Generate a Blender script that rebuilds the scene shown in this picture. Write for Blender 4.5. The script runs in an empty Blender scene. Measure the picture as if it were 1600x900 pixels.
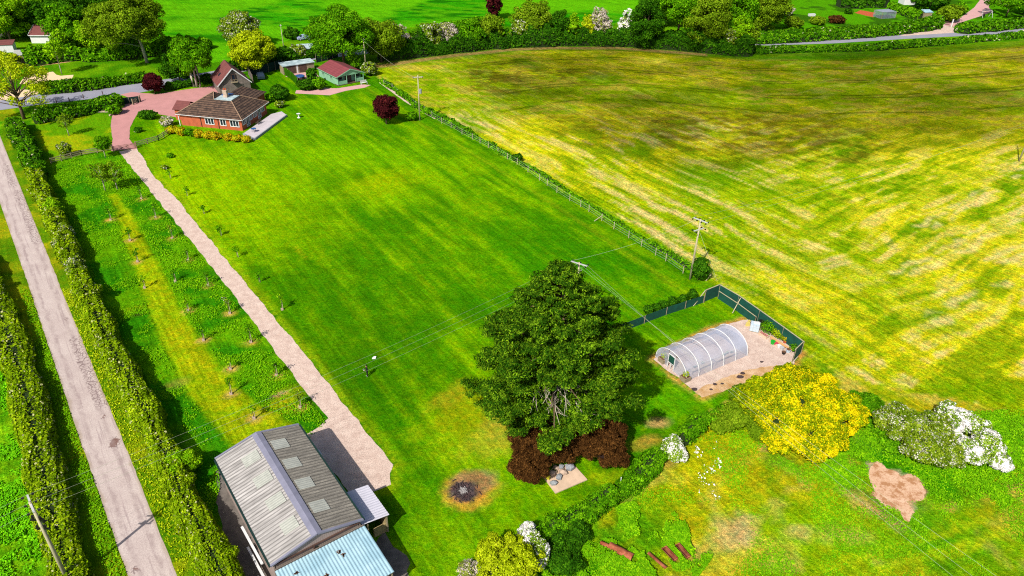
import bpy, math, random
import numpy as np
from mathutils import Vector, Matrix
from mathutils.geometry import tessellate_polygon
S = bpy.context.scene
COL = S.collection
R = math.radians
random.seed(7)
rng = np.random.default_rng(11)

# ---------------- camera: a drone 58 m above the ground, looking north ----------------
F, H = 1148.0, 58.0                       # focal length in photo pixels (1600 wide), camera height
_d = np.array([-50.0, -1780.0, -F]); _d /= np.linalg.norm(_d)
_Z = -_d
_f = np.array([0, 0, -1.0]); _Y = _f - (_f @ _Z) * _Z; _Y /= np.linalg.norm(_Y); _X = np.cross(_Y, _Z)
cam = bpy.data.objects.new('camera', bpy.data.cameras.new('camera')); COL.objects.link(cam)
cam.data.sensor_width = 36; cam.data.lens = 36 * F / 1600
cam.data.clip_start = 0.5; cam.data.clip_end = 8000
cam.matrix_world = Matrix([[_X[0], _X[1], _X[2], 0], [_Y[0], _Y[1], _Y[2], 0], [_Z[0], _Z[1], _Z[2], H], [0, 0, 0, 1]])
S.camera = cam

# ---------------- light ----------------
W = bpy.data.worlds.new('World'); S.world = W; W.use_nodes = True
nt = W.node_tree; nt.nodes.clear()
sky = nt.nodes.new('ShaderNodeTexSky'); sky.sky_type = 'NISHITA'; sky.sun_disc = False
sky.sun_elevation = R(44); sky.sun_rotation = R(208); sky.ozone_density = 0.2; sky.air_density = 0.7; sky.dust_density = 2.0
bg = nt.nodes.new('ShaderNodeBackground'); bg.inputs[1].default_value = 0.105
wo = nt.nodes.new('ShaderNodeOutputWorld')
nt.links.new(sky.outputs[0], bg.inputs[0]); nt.links.new(bg.outputs[0], wo.inputs[0])
SUND = Vector((0.47, 0.88, -0.97)).normalized()
sl = bpy.data.lights.new('sun', 'SUN'); sl.energy = 4.6; sl.angle = R(0.6); sl.color = (1.0, 0.95, 0.86)
sun = bpy.data.objects.new('sun', sl); COL.objects.link(sun); sun.location = (-60, -110, 130)
sun.rotation_euler = SUND.to_track_quat('-Z', 'Y').to_euler()
S.view_settings.view_transform = 'Standard'; S.view_settings.look = 'None'
S.view_settings.exposure = 0.72; S.view_settings.gamma = 1.0
try: S.view_settings.use_curve_mapping = False
except Exception: pass
S.cycles.filter_width = 1.1; S.cycles.use_denoising = False; S.cycles.max_bounces = 5; S.cycles.transparent_max_bounces = 12

# ---------------- helpers ----------------
def g(px, py, z=0.0):
    """world point at height z that a map survey of the photo gives for a pixel"""
    r = np.array([px - 800, 450 - py, -F]); w = np.array([r @ _X, r @ _Y, r @ _Z]); t = (z - H) / w[2]
    return Vector((w[0] * t, w[1] * t, z))
def gp(pts, z=0.0): return [g(x, y, z) for x, y in pts]
def prj(p):
    q = np.array(p, float) - [0, 0, H]; c = q[0] * _X + q[1] * _Y + q[2] * _Z
    return 800 - F * c[0] / c[2], 450 + F * c[1] / c[2]
def height_at(b, ytop):
    lo, hi = 0, 40
    for _ in range(30):
        m = (lo + hi) / 2
        if prj((b.x, b.y, m))[1] > ytop: lo = m
        else: hi = m
    return lo
def dist(p): return math.sqrt(p[0] ** 2 + p[1] ** 2 + H * H)
K = 1 / 1.75
def C(r, gg, b, k=1.0):
    f = lambda c: ((c / 255) / 12.92 if c / 255 < .04045 else ((c / 255 + .055) / 1.055) ** 2.4)
    return (min(.92, f(r) * K * k), min(.92, f(gg) * K * k), min(.92, f(b) * K * k))

def tag(o, label=None, cat=None, group=None, kind=None):
    if label: o['label'] = label
    if cat: o['category'] = cat
    if group: o['group'] = group
    if kind: o['kind'] = kind
    return o
def thing(name, label, cat, loc=(0, 0, 0), rz=0.0, group=None):
    o = bpy.data.objects.new(name, None); COL.objects.link(o); o.empty_display_size = .3
    o.location = loc; o.rotation_euler = (0, 0, rz)
    return tag(o, label, cat, group)
def link(name, me, mats, parent=None):
    o = bpy.data.objects.new(name, me); COL.objects.link(o)
    for m in (mats if isinstance(mats, (list, tuple)) else [mats]): me.materials.append(m)
    if parent: o.parent = parent
    return o
def copy_tree(o, parent=None):
    c = o.copy(); COL.objects.link(c)
    if parent: c.parent = parent
    for ch in [x for x in bpy.data.objects if x.parent == o]: copy_tree(ch, c)
    return c

class MB:
    def __init__(s): s.v = []; s.f = []; s.m = []
    def add(s, vs, fs, mi=0):
        n = len(s.v); s.v += [tuple(v) for v in vs]; s.f += [tuple(n + i for i in f) for f in fs]; s.m += [mi] * len(fs); return s
    def box(s, c, d, rz=0, mi=0, M=None, taper=1.0):
        x, y, z = d[0] / 2, d[1] / 2, d[2] / 2
        vs = [Vector((sx * x * (taper if sz > 0 else 1), sy * y * (taper if sz > 0 else 1), sz * z)) for sz in (-1, 1) for sx, sy in ((-1, -1), (1, -1), (1, 1), (-1, 1))]
        m = Matrix.Translation(c) @ (M if M is not None else Matrix.Rotation(rz, 4, 'Z'))
        return s.add([m @ v for v in vs], [(3, 2, 1, 0), (4, 5, 6, 7), (0, 1, 5, 4), (1, 2, 6, 5), (2, 3, 7, 6), (3, 0, 4, 7)], mi)
    def bar(s, a, b, w, h, mi=0):
        a = Vector(a); b = Vector(b); d = b - a
        M = d.to_track_quat('X', 'Z').to_matrix().to_4x4()
        return s.box((a + b) / 2, (d.length, w, h), M=M, mi=mi)
    def tube(s, pts, rad, n=6, mi=0, cap=True):
        pts = [Vector(p) for p in pts]; rad = rad if isinstance(rad, (list, tuple)) else [rad] * len(pts); vs = []; fs = []
        for i, p in enumerate(pts):
            d = (pts[min(i + 1, len(pts) - 1)] - pts[max(i - 1, 0)]).normalized()
            q = d.to_track_quat('Z', 'Y')
            for k in range(n):
                a = 2 * math.pi * k / n; vs.append(p + q @ Vector((math.cos(a) * rad[i], math.sin(a) * rad[i], 0)))
        for i in range(len(pts) - 1):
            for k in range(n):
                k2 = (k + 1) % n; fs.append((i * n + k, i * n + k2, (i + 1) * n + k2, (i + 1) * n + k))
        if cap: fs.append(tuple(range(n - 1, -1, -1))); fs.append(tuple((len(pts) - 1) * n + k for k in range(n)))
        return s.add(vs, fs, mi)
    def prism(s, poly, z0, z1, mi=0):
        """closed prism over an xy polygon; z0/z1 may be callables of (x, y)"""
        f0 = z0 if callable(z0) else (lambda x, y: z0); f1 = z1 if callable(z1) else (lambda x, y: z1)
        n = len(poly); vs = [(p[0], p[1], f0(p[0], p[1])) for p in poly] + [(p[0], p[1], f1(p[0], p[1])) for p in poly]
        tri = tessellate_polygon([[Vector((p[0], p[1], 0)) for p in poly]])
        fs = [(t[2], t[1], t[0]) for t in tri] + [tuple(n + i for i in t) for t in tri] + [(i, (i + 1) % n, n + (i + 1) % n, n + i) for i in range(n)]
        return s.add(vs, fs, mi)
    def slab(s, q, t, mi=0):
        """a sheet of thickness t under the 3D quad/polygon q"""
        q = [Vector(p) for p in q]; nrm = (q[1] - q[0]).cross(q[2] - q[0]).normalized(); n = len(q)
        if nrm.z < 0 and abs(nrm.z) > .05: nrm = -nrm
        vs = [p - nrm * t for p in q] + q
        return s.add(vs, [tuple(range(n - 1, -1, -1)), tuple(range(n, 2 * n))] + [(i, (i + 1) % n, n + (i + 1) % n, n + i) for i in range(n)], mi)
    def ball(s, c, r, n=8, mi=0, jit=0, sz=(1, 1, 1)):
        vs = [(0, 0, 1)]; fs = []; m = n // 2
        for i in range(1, m):
            for k in range(n):
                t = math.pi * i / m; a = 2 * math.pi * k / n; vs.append((math.sin(t) * math.cos(a), math.sin(t) * math.sin(a), math.cos(t)))
        vs.append((0, 0, -1))
        for k in range(n): fs.append((0, 1 + k, 1 + (k + 1) % n)); fs.append((len(vs) - 1, 1 + (m - 2) * n + (k + 1) % n, 1 + (m - 2) * n + k))
        for i in range(m - 2):
            for k in range(n): fs.append((1 + i * n + k, 1 + (i + 1) * n + k, 1 + (i + 1) * n + (k + 1) % n, 1 + i * n + (k + 1) % n))
        return s.add([(c[0] + v[0] * r * sz[0] * (1 + random.uniform(-jit, jit)), c[1] + v[1] * r * sz[1] * (1 + random.uniform(-jit, jit)), c[2] + v[2] * r * sz[2] * (1 + random.uniform(-jit, jit))) for v in vs], fs, mi)
    def build(s, name, mats, parent=None, smooth=False):
        me = bpy.data.meshes.new(name); me.from_pydata(s.v, [], s.f); me.polygons.foreach_set('material_index', s.m)
        if smooth: me.polygons.foreach_set('use_smooth', [True] * len(s.f))
        me.validate(); me.update()
        return link(name, me, mats, parent)

def quads_mesh(name, V, nq):
    """mesh from (4*nq,3) vertex array"""
    me = bpy.data.meshes.new(name)
    me.vertices.add(len(V)); me.vertices.foreach_set('co', V.astype(np.float32).ravel())
    me.loops.add(4 * nq); me.loops.foreach_set('vertex_index', np.arange(4 * nq, dtype=np.int32))
    me.polygons.add(nq); me.polygons.foreach_set('loop_start', np.arange(0, 4 * nq, 4, dtype=np.int32))
    try: me.polygons.foreach_set('loop_total', np.full(nq, 4, dtype=np.int32))
    except Exception: pass
    me.update(calc_edges=True)
    return me
def leaves(P, N, size, asp=1.0, spread=.8):
    n = len(P); N = N + rng.normal(0, spread, (n, 3)); N /= np.linalg.norm(N, axis=1)[:, None] + 1e-9
    A = rng.normal(0, 1, (n, 3)); T = np.cross(N, A); T /= np.linalg.norm(T, axis=1)[:, None] + 1e-9; B = np.cross(N, T)
    s = (size * rng.uniform(.6, 1.3, n))[:, None] * .62
    V = np.empty((n, 4, 3)); V[:, 0] = P - T * s * asp; V[:, 1] = P - B * s; V[:, 2] = P + T * s * asp; V[:, 3] = P + B * s
    return V.reshape(-1, 3)

# value noise
def vnoise(x, y, seed=0):
    ix = np.floor(x).astype(np.int64); iy = np.floor(y).astype(np.int64); fx = x - ix; fy = y - iy
    fx = fx * fx * (3 - 2 * fx); fy = fy * fy * (3 - 2 * fy)
    def h(a, b):
        n = (a * 374761393 + b * 668265263 + seed * 974711) & 0x7fffffff
        n = ((n ^ (n >> 13)) * 1274126177) & 0x7fffffff; n = n ^ (n >> 16)
        return (n & 0xffff) / 65535.0
    return (h(ix, iy) * (1 - fx) + h(ix + 1, iy) * fx) * (1 - fy) + (h(ix, iy + 1) * (1 - fx) + h(ix + 1, iy + 1) * fx) * fy
def fbm(x, y, sc, o=3, seed=0):
    r = 0; a = 1; t = 0
    for k in range(o): r = r + a * vnoise(x / sc, y / sc, seed + k * 17); t += a; a *= .55; sc *= .5
    return r / t
def inpoly(x, y, poly):
    c = np.zeros(x.shape, bool); n = len(poly)
    for i in range(n):
        x1, y1 = poly[i][0], poly[i][1]; x2, y2 = poly[(i + 1) % n][0], poly[(i + 1) % n][1]
        if y1 == y2: continue
        c ^= ((y1 > y) != (y2 > y)) & (x < (x2 - x1) * (y - y1) / (y2 - y1) + x1)
    return c
def dline(x, y, pts, closed=False):
    d = np.full(x.shape, 1e9); P = list(pts) + ([pts[0]] if closed else [])
    for a, b in zip(P[:-1], P[1:]):
        ax, ay, bx, by = a[0], a[1], b[0], b[1]; L = (bx - ax) ** 2 + (by - ay) ** 2 + 1e-9
        t = np.clip(((x - ax) * (bx - ax) + (y - ay) * (by - ay)) / L, 0, 1)
        d = np.minimum(d, np.hypot(x - ax - t * (bx - ax), y - ay - t * (by - ay)))
    return d
def sstep(a, b, x):
    t = np.clip((x - a) / (b - a), 0, 1); return t * t * (3 - 2 * t)

# ---------------- materials ----------------
def newmat(name):
    m = bpy.data.materials.new(name); m.use_nodes = True; n = m.node_tree; n.nodes.clear()
    out = n.nodes.new('ShaderNodeOutputMaterial'); return m, n, out
def N_(n, t, **kw):
    x = n.nodes.new(t)
    for k, v in kw.items(): setattr(x, k, v)
    return x
def noise(n, scale, detail=3, vec=None, stretch=None, rough=.55):
    t = N_(n, 'ShaderNodeTexNoise'); t.inputs['Scale'].default_value = scale; t.inputs['Detail'].default_value = detail; t.inputs['Roughness'].default_value = rough
    tc = N_(n, 'ShaderNodeTexCoord'); src = tc.outputs['Object']
    if stretch:
        if len(stretch) > 3:
            m0 = N_(n, 'ShaderNodeMapping'); m0.inputs['Rotation'].default_value = (0, 0, stretch[3]); n.links.new(src, m0.inputs[0]); src = m0.outputs[0]
        mp = N_(n, 'ShaderNodeMapping'); mp.inputs['Scale'].default_value = stretch[:3]
        n.links.new(src, mp.inputs[0]); src = mp.outputs[0]
    n.links.new(src, t.inputs['Vector']); return t.outputs['Fac']
def ramp(n, fac, stops):
    r = N_(n, 'ShaderNodeValToRGB'); e = r.color_ramp.elements
    while len(e) < len(stops): e.new(.5)
    for i, (p, c) in enumerate(stops): e[i].position = p; e[i].color = (*c, 1)
    n.links.new(fac, r.inputs[0]); return r.outputs[0]
def maprange(n, fac, a, b, c, d):
    r = N_(n, 'ShaderNodeMapRange'); r.inputs[1].default_value = a; r.inputs[2].default_value = b; r.inputs[3].default_value = c; r.inputs[4].default_value = d
    n.links.new(fac, r.inputs[0]); return r.outputs[0]
def mixc(n, fac, a, b, mode='MIX'):
    m = N_(n, 'ShaderNodeMix', data_type='RGBA', blend_type=mode)
    if isinstance(fac, (int, float)): m.inputs[0].default_value = fac
    else: n.links.new(fac, m.inputs[0])
    for i, c in ((6, a), (7, b)):
        if isinstance(c, tuple): m.inputs[i].default_value = (*c, 1) if len(c) == 3 else c
        else: n.links.new(c, m.inputs[i])
    return m.outputs[2]
def math_(n, op, a, b=0.0):
    m = N_(n, 'ShaderNodeMath', operation=op)
    for i, c in enumerate((a, b)):
        if isinstance(c, (int, float)): m.inputs[i].default_value = c
        else: n.links.new(c, m.inputs[i])
    return m.outputs[0]
def bump(n, h, dist_, strength=1.0):
    b = N_(n, 'ShaderNodeBump'); b.inputs['Distance'].default_value = dist_; b.inputs['Strength'].default_value = strength
    n.links.new(h, b.inputs['Height']); return b.outputs[0]
def scal(n, f):   # float -> grey colour by direct link
    return f
def mat(name, col, rough=.8, var=.25, scale=2.0, col2=None, metal=0.0, bump_=0.0, stretch=None, wave=None, spec=.3, grit=0):
    m, n, out = newmat(name); p = N_(n, 'ShaderNodeBsdfPrincipled'); p.inputs['Roughness'].default_value = rough; p.inputs['Metallic'].default_value = metal
    p.inputs['Specular IOR Level'].default_value = spec
    f = noise(n, scale, 4, stretch=stretch); a = tuple(c * (1 - var) for c in col); b = tuple(min(1, c * (1 + var)) for c in (col2 or col))
    c = ramp(n, f, [(.32, a), (.68, b)])
    f2 = noise(n, scale * 9, 2, stretch=stretch); c = mixc(n, maprange(n, f2, .35, .65, 0, .5 * min(1, var * 2)), c, tuple(x * .6 for x in col))
    if wave:   # (axis, scale, dark)
        tc = N_(n, 'ShaderNodeTexCoord'); w = N_(n, 'ShaderNodeTexWave', wave_type='BANDS', bands_direction=wave[0]); w.inputs['Scale'].default_value = wave[1]; w.inputs['Distortion'].default_value = .4; w.inputs['Detail'].default_value = 1
        n.links.new(tc.outputs['Object'], w.inputs[0]); c = mixc(n, maprange(n, w.outputs['Fac'], .0, .45, wave[2], 0), c, tuple(x * .25 for x in col))
    if grit:
        c = mixc(n, maprange(n, noise(n, 7, 3, rough=.8), .46, .62, 0, .55), c, tuple(x * .45 for x in col)); c = mixc(n, maprange(n, noise(n, 9.3, 2, rough=.8), .56, .68, 0, .6), c, tuple(min(1, x * 1.35) for x in col))
    n.links.new(c, p.inputs['Base Color'])
    if bump_: n.links.new(bump(n, f2, bump_), p.inputs['Normal'])
    n.links.new(p.outputs[0], out.inputs[0]); return m
def foliage(name, dark, mid, light, accent=None, acc=0.0, patch=.25, tr=.28, ps=.5, acc_top=None, gain=1.75, sharp=0):
    dark, mid, light = [tuple(min(.85, x * gain) for x in c) for c in (dark, mid, light)]
    m, n, out = newmat(name); geo = N_(n, 'ShaderNodeNewGeometry'); rnd = geo.outputs['Random Per Island']
    c = ramp(n, rnd, [(.0, dark), (.5, mid), (1, light)])
    pn = noise(n, ps, 4, rough=.65); c = mixc(n, maprange(n, pn, .36, .6, 0, .85), c, mixc(n, .5, dark, mid)); c = mixc(n, maprange(n, noise(n, ps * 2.3, 3), .55, .68, 0, .5), c, light)
    if accent:
        an = noise(n, patch, 3, rough=.6); th = maprange(n, an, .4 + .09 * sharp, .62 - .02 * sharp, 0, 1)
        k = math_(n, 'MULTIPLY', rnd, 7.31); k = math_(n, 'FRACT', k)
        thr = math_(n, 'ADD', math_(n, 'MULTIPLY', th, acc), acc * .15)
        if acc_top:
            tc = N_(n, 'ShaderNodeTexCoord'); sx = N_(n, 'ShaderNodeSeparateXYZ'); n.links.new(tc.outputs['Object'], sx.inputs[0])
            v = math_(n, 'ADD', math_(n, 'MULTIPLY', sx.outputs[0], acc_top[0]), math_(n, 'ADD', math_(n, 'MULTIPLY', sx.outputs[1], acc_top[1]), acc_top[2]))
            thr = math_(n, 'MULTIPLY', thr, maprange(n, v, 0, 1, .12, 1.3))
        sel = math_(n, 'LESS_THAN', k, thr); c = mixc(n, sel, c, accent)
    d = N_(n, 'ShaderNodeBsdfDiffuse'); t = N_(n, 'ShaderNodeBsdfTranslucent'); mx = N_(n, 'ShaderNodeMixShader'); mx.inputs[0].default_value = tr
    n.links.new(c, d.inputs[0]); n.links.new(c, t.inputs[0]); n.links.new(d.outputs[0], mx.inputs[1]); n.links.new(t.outputs[0], mx.inputs[2]); n.links.new(mx.outputs[0], out.inputs[0])
    return m
M = {}
M['fol_mid'] = foliage('leaf_mid', C(28, 70, 4), C(75, 135, 8), C(130, 185, 20))
M['fol_bright'] = foliage('leaf_bright', C(50, 95, 4), C(115, 170, 10), C(175, 210, 30))
M['fol_yel'] = foliage('leaf_yellow_green', C(80, 100, 4), C(160, 180, 12), C(205, 215, 40))
M['fol_dark'] = foliage('leaf_dark', C(18, 48, 6), C(45, 95, 10), C(85, 135, 18))
M['fol_olive'] = foliage('leaf_olive', C(52, 76, 6), C(100, 135, 16), C(148, 172, 34))
M['fol_pine'] = foliage('leaf_pine', C(12, 34, 4), C(44, 84, 10), C(128, 165, 26), tr=.15, ps=.5)
M['fol_burg'] = foliage('leaf_burgundy', C(30, 17, 8), C(66, 42, 18), C(112, 76, 36), tr=.15, ps=.9)
M['fol_copper'] = foliage('leaf_copper', C(32, 10, 14), C(62, 20, 24), C(98, 38, 36), tr=.2)
M['fol_hedge'] = foliage('leaf_hedge', C(50, 75, 4), C(115, 150, 10), C(175, 195, 26), accent=C(215, 215, 150), acc=.06, patch=.25, ps=.35)
M['fol_hedged'] = foliage('leaf_hedge_dark', C(25, 60, 4), C(62, 120, 8), C(115, 165, 20), accent=C(220, 220, 170), acc=.02, ps=.3)
M['fol_haw'] = foliage('leaf_hawthorn', C(50, 75, 10), C(105, 135, 20), C(165, 180, 50), accent=C(240, 238, 215), acc=.32, patch=.8, sharp=1)
M['fol_white'] = foliage('blossom_white', C(60, 90, 10), C(115, 150, 30), C(170, 190, 70), accent=C(255, 252, 248, 1.25), acc=1.25, patch=.6, sharp=.8)
M['fol_pink'] = foliage('blossom_pale', C(70, 85, 20), C(130, 145, 50), C(175, 180, 90), accent=C(240, 225, 215), acc=.9, patch=.4)
M['fol_gorse'] = foliage('blossom_yellow', C(58, 84, 5), C(122, 145, 8), C(182, 190, 16), accent=C(250, 230, 16, 1.12), acc=.95, patch=.42, ps=.6, acc_top=(.07, -.05, .78), sharp=.2)
M['fol_flow'] = foliage('shrub_yellow_flower', C(80, 95, 5), C(150, 160, 12), C(200, 195, 30), accent=C(245, 205, 30), acc=.7, patch=.8)
M['core'] = mat('gap_shade_core', C(38, 60, 8), 1, .3, 1.5)  # dark fill colour standing in for shade in the leaf gaps
M['core_burg'] = mat('gap_shade_core_red', C(38, 18, 10), 1, .3, 1.5)  # reddish version of the painted gap shade
M['bark'] = mat('bark', C(120, 100, 75), .95, .3, 4)
M['bark_pale'] = mat('bark_pale', C(190, 180, 160), .9, .25, 4)
M['pole'] = mat('weathered_pole', C(195, 185, 150), .8, .2, 2, stretch=(3, 3, .3))
M['galv'] = mat('galvanised_steel', C(225, 225, 225), .45, .1, 3, metal=.2)
M['black'] = mat('black_ceramic', C(35, 30, 30), .4, .1, 3)
M['wood'] = mat('weathered_wood', C(165, 150, 120), .85, .3, 2, stretch=(1, 1, 4))
M['woodg'] = mat('grey_boards', C(140, 128, 120), .85, .35, 1.2, wave=('Z', 2.6, .75))
M['white'] = mat('white_paint', C(240, 240, 240), .5, .06, 2)
M['glass'] = mat('dark_glass', C(40, 50, 62), .15, .3, 1.0, spec=.6)
M['brick'] = mat('brick_wall', C(205, 105, 68), .9, .18, 1.5, bump_=.01, wave=('Z', 4, .25))
M['tile'] = mat('brown_roof_tiles', C(78, 58, 49), .85, .35, 1.4, col2=C(114, 88, 70), wave=('Z', 1.1, .95), bump_=.05)
M['tiler'] = mat('maroon_roof_tiles', C(128, 72, 68), .85, .16, 1.0, wave=('Z', 1.5, .3))
M['tileb'] = mat('burgundy_roof', C(140, 66, 72), .85, .12, 1.0, wave=('Z', 1.3, .2))
M['ridge'] = mat('ridge_tiles', C(165, 135, 110), .85, .2, 3)
M['lead'] = mat('grey_membrane', C(160, 185, 190), .6, .25, .8, col2=C(205, 222, 225))
M['tarp'] = mat('blue_tarp', C(45, 95, 160), .5, .3, 1.2)
M['mint'] = mat('mint_green_boards', C(150, 205, 165), .7, .1, 1, wave=('Z', 2.2, .25))
M['brown'] = mat('brown_door', C(95, 70, 60), .7, .2, 2)
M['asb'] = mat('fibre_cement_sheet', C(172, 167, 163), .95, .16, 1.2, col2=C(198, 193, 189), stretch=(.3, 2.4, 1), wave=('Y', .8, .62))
M['asbd'] = mat('shaded_fibre_cement_sheet', C(142, 136, 126), .95, .2, 1.4, col2=C(168, 161, 148), stretch=(.4, 2.4, 1), wave=('Y', .8, .7), grit=1)  # gritty copy of the sheet for the right slope, shade put into its colour
M['rcap'] = mat('ridge_flashing', C(142, 142, 162), .7, .12, 1)
M['rlight'] = mat('translucent_sheet', C(184, 186, 176), .5, .12, 2)
M['clad'] = mat('pinkish_cladding', C(178, 158, 150), .8, .12, 1, wave=('X', 1.6, .25))
M['bluesheet'] = mat('pale_blue_sheet', C(158, 198, 215), .45, .06, .7, col2=C(180, 214, 228))
M['whitesheet'] = mat('white_metal_sheet', C(225, 222, 235), .5, .05, .8)
M['block'] = mat('pale_blockwork', C(170, 150, 105), .9, .25, 1.5)
M['dirt'] = mat('concrete_dark', C(120, 112, 105), .95, .3, 1.5)
M['conc'] = mat('concrete', C(228, 198, 170), .9, .12, 1.2)
M['patio'] = mat('pale_paving', C(210, 200, 205), .85, .1, .8)
M['mesh'] = mat('green_mesh_fabric', C(12, 82, 66), .9, .25, 1.4)
M['net'] = mat('dark_green_mesh', C(10, 50, 45), .9, .2, 1)
M['rust'] = mat('rusty_steel', C(175, 78, 38), .75, .35, 2.2, col2=C(215, 130, 95))
M['soil'] = mat('soil', C(120, 85, 60), 1, .3, 2)
M['terra'] = mat('terracotta', C(205, 95, 50), .8, .2, 3)
M['green'] = mat('bright_green_plastic', C(40, 185, 50), .5, .1, 3)
M['pink'] = mat('pink_plastic', C(220, 70, 100), .5, .1, 3)
M['red'] = mat('red_bloom', C(180, 40, 40), .8, .3, 9, col2=C(200, 150, 140))
M['yellow'] = mat('yellow_plastic', C(225, 215, 50), .6, .1, 3)
M['stone'] = mat('grey_stone', C(160, 165, 170), .9, .25, 2)
M['bstone'] = mat('pale_stone', C(205, 180, 160), .9, .25, 2)
M['cloth'] = mat('black_clothing', C(22, 20, 24), .9, .2, 5)
M['skin'] = mat('skin', C(215, 165, 135), .6, .05, 5)
M['carpaint'] = mat('dark_blue_car_paint', C(40, 55, 75), .25, .1, 2, spec=.7)
M['tyre'] = mat('tyre_rubber', C(30, 30, 32), .8, .1, 4)
M['ibc'] = mat('white_tank_plastic', C(205, 225, 240), .5, .1, 2)
M['insul'] = mat('yellow_wrap', C(235, 215, 120), .7, .1, 2)
M['ash'] = mat('ash', C(185, 180, 178), 1, .4, 3)
M['char'] = mat('charred_wood', C(82, 66, 68), 1, .4, 3)
M['road'] = mat('road_asphalt', C(158, 158, 172), .9, .06, .3, bump_=.01)
M['gravel'] = mat('pale_gravel', C(224, 194, 178), .95, .07, 1.1, col2=C(238, 214, 198), bump_=.04, grit=1)
M['sand'] = mat('sand', C(248, 215, 170), .95, .06, .6)
M['path'] = mat('pink_paving', C(222, 172, 168), .9, .06, .5)
M['drive'] = mat('pink_block_paving', C(208, 148, 145), .9, .08, .5)
M['wire'] = mat('aluminium_wire', C(215, 220, 190), .5, .05, 1)
M['bed'] = mat('tan_bark_mulch', C(215, 165, 115), 1, .2, 1)
# ---------------- ground: one grid, split into lawn / hayfield / meadow / orchard / verge ----------------
LANE_L = [(-140, 60), (-90, 110), (-42, 200), (0, 317), (46, 450), (121, 675), (200, 900), (240, 1010), (290, 1160)]
LANE_R = [(-75, 60), (-30, 120), (-8, 190), (5, 225), (95, 450), (187, 675), (277, 900), (325, 1010), (390, 1160)]
ROAD_T = [(-200, 172), (-60, 160), (20, 152), (85, 145), (150, 139), (222, 130), (300, 117), (400, 99), (500, 84), (600, 74), (800, 60), (1000, 60), (1200, 65), (1300, 61), (1412, 54), (1500, 49.5), (1600, 44), (1750, 34)]
ROAD_B = [(-200, 196), (-60, 184), (0, 172), (50, 165), (130, 156), (207, 147), (300, 129), (400, 108), (500, 92), (600, 81), (800, 66), (1000, 66), (1200, 71), (1300, 68), (1412, 61), (1500, 56.5), (1600, 51), (1750, 40)]
TR_L = [(186, 237), (212, 270), (250, 317), (297, 375), (356, 449), (400, 509), (447, 570), (475, 610), (515, 655)]
TR_R = [(214, 232), (240, 275), (282, 317), (325, 372), (390, 450), (437, 507), (487, 565), (525, 615), (572, 676), (584, 690), (600, 708), (614, 728), (609, 740), (610, 755), (586, 769)]
HEDGE_R = [(18, 192), (33, 222), (52, 262), (62, 292), (84, 340), (98, 370), (114, 410), (130, 450), (158, 510), (181, 560), (212, 615), (243, 675), (285, 775), (346, 900), (400, 1010)]
HEDGE_L = [(-30, 395), (5, 480), (42, 590), (62, 672), (84, 775), (114, 897), (142, 1010)]
FENCE = [(592, 127), (650, 171), (700, 196), (750, 223), (800, 252), (855, 285), (905, 316), (960, 351), (1000, 377), (1045, 404), (1090, 436)]
gx = np.arange(-225, 262, .55); gy = np.arange(24, 332, .55)
X, Y = np.meshgrid(gx, gy); nx, ny = len(gx), len(gy)
wx = X + (fbm(X, Y, 1.6, 3, 3) - .5) * 1.3; wy = Y + (fbm(X, Y, 1.6, 3, 9) - .5) * 1.3
P_lawn = gp([(214, 232), (200, 200), (205, 170), (290, 130), (430, 100), (560, 100), (592, 124)] + FENCE[1:] + [(1123, 447), (1190, 492), (1260, 545), (1240, 575), (1165, 615), (1100, 640), (1040, 690), (1000, 735), (905, 790), (850, 815), (800, 880), (780, 1000), (500, 1020), (580, 770)] + TR_R[::-1])
P_hay = gp([(592, 124), (580, 100), (640, 88), (720, 79), (790, 73), (860, 71), (960, 70), (1060, 77), (1165, 86), (1300, 82), (1420, 76), (1600, 63), (2000, 30), (2600, 400), (1900, 700), (1600, 650), (1500, 625), (1430, 612), (1340, 596), (1260, 552), (1123, 444)] + FENCE[::-1][:-1])
P_orch = gp([(80, 252), (178, 236)] + TR_L + [(480, 690), (340, 730), (345, 760), (330, 810)]) + [g(*p) for p in HEDGE_R[11:2:-1]]
P_far = gp([(262, 110), (258, 60), (200, 20), (100, -40), (1500, -70), (970, 30), (960, 38), (860, 44), (700, 38), (610, 45), (480, 52), (380, 90)])
P_gard = gp([(1190, 60), (1170, -40), (1700, -60), (1700, 30)])
lane_c = [(g(*a) + g(*b)) / 2 for a, b in zip(LANE_L, LANE_R)]
road_c = [(g(*a) + g(*b)) / 2 for a, b in zip(ROAD_T, ROAD_B)]
dl = dline(X, Y, lane_c); dr = dline(X, Y, road_c)
in_lawn = inpoly(wx, wy, P_lawn); in_hay = inpoly(wx, wy, P_hay) & ~in_lawn; in_orch = inpoly(wx, wy, P_orch) & ~in_lawn
in_far = inpoly(wx, wy, P_far); in_gard = inpoly(wx, wy, P_gard)
hr = [g(x, y, 1.2) for x, y in HEDGE_R]; hl = [g(x, y, 1.2) for x, y in HEDGE_L]
dhr = dline(X, Y, hr); dhl = dline(X, Y, hl)
in_lane = (dl < 6.5) & ~in_orch & ~in_lawn
left_field = inpoly(X, Y, [(p.x, p.y) for p in hl] + [(-20, 0), (-300, 0), (-300, 200), (-110, 150)])
meadow = ~(in_lawn | in_hay | in_orch | in_far | in_gard | in_lane | left_field) & (X > -5) & (Y < 90)

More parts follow.
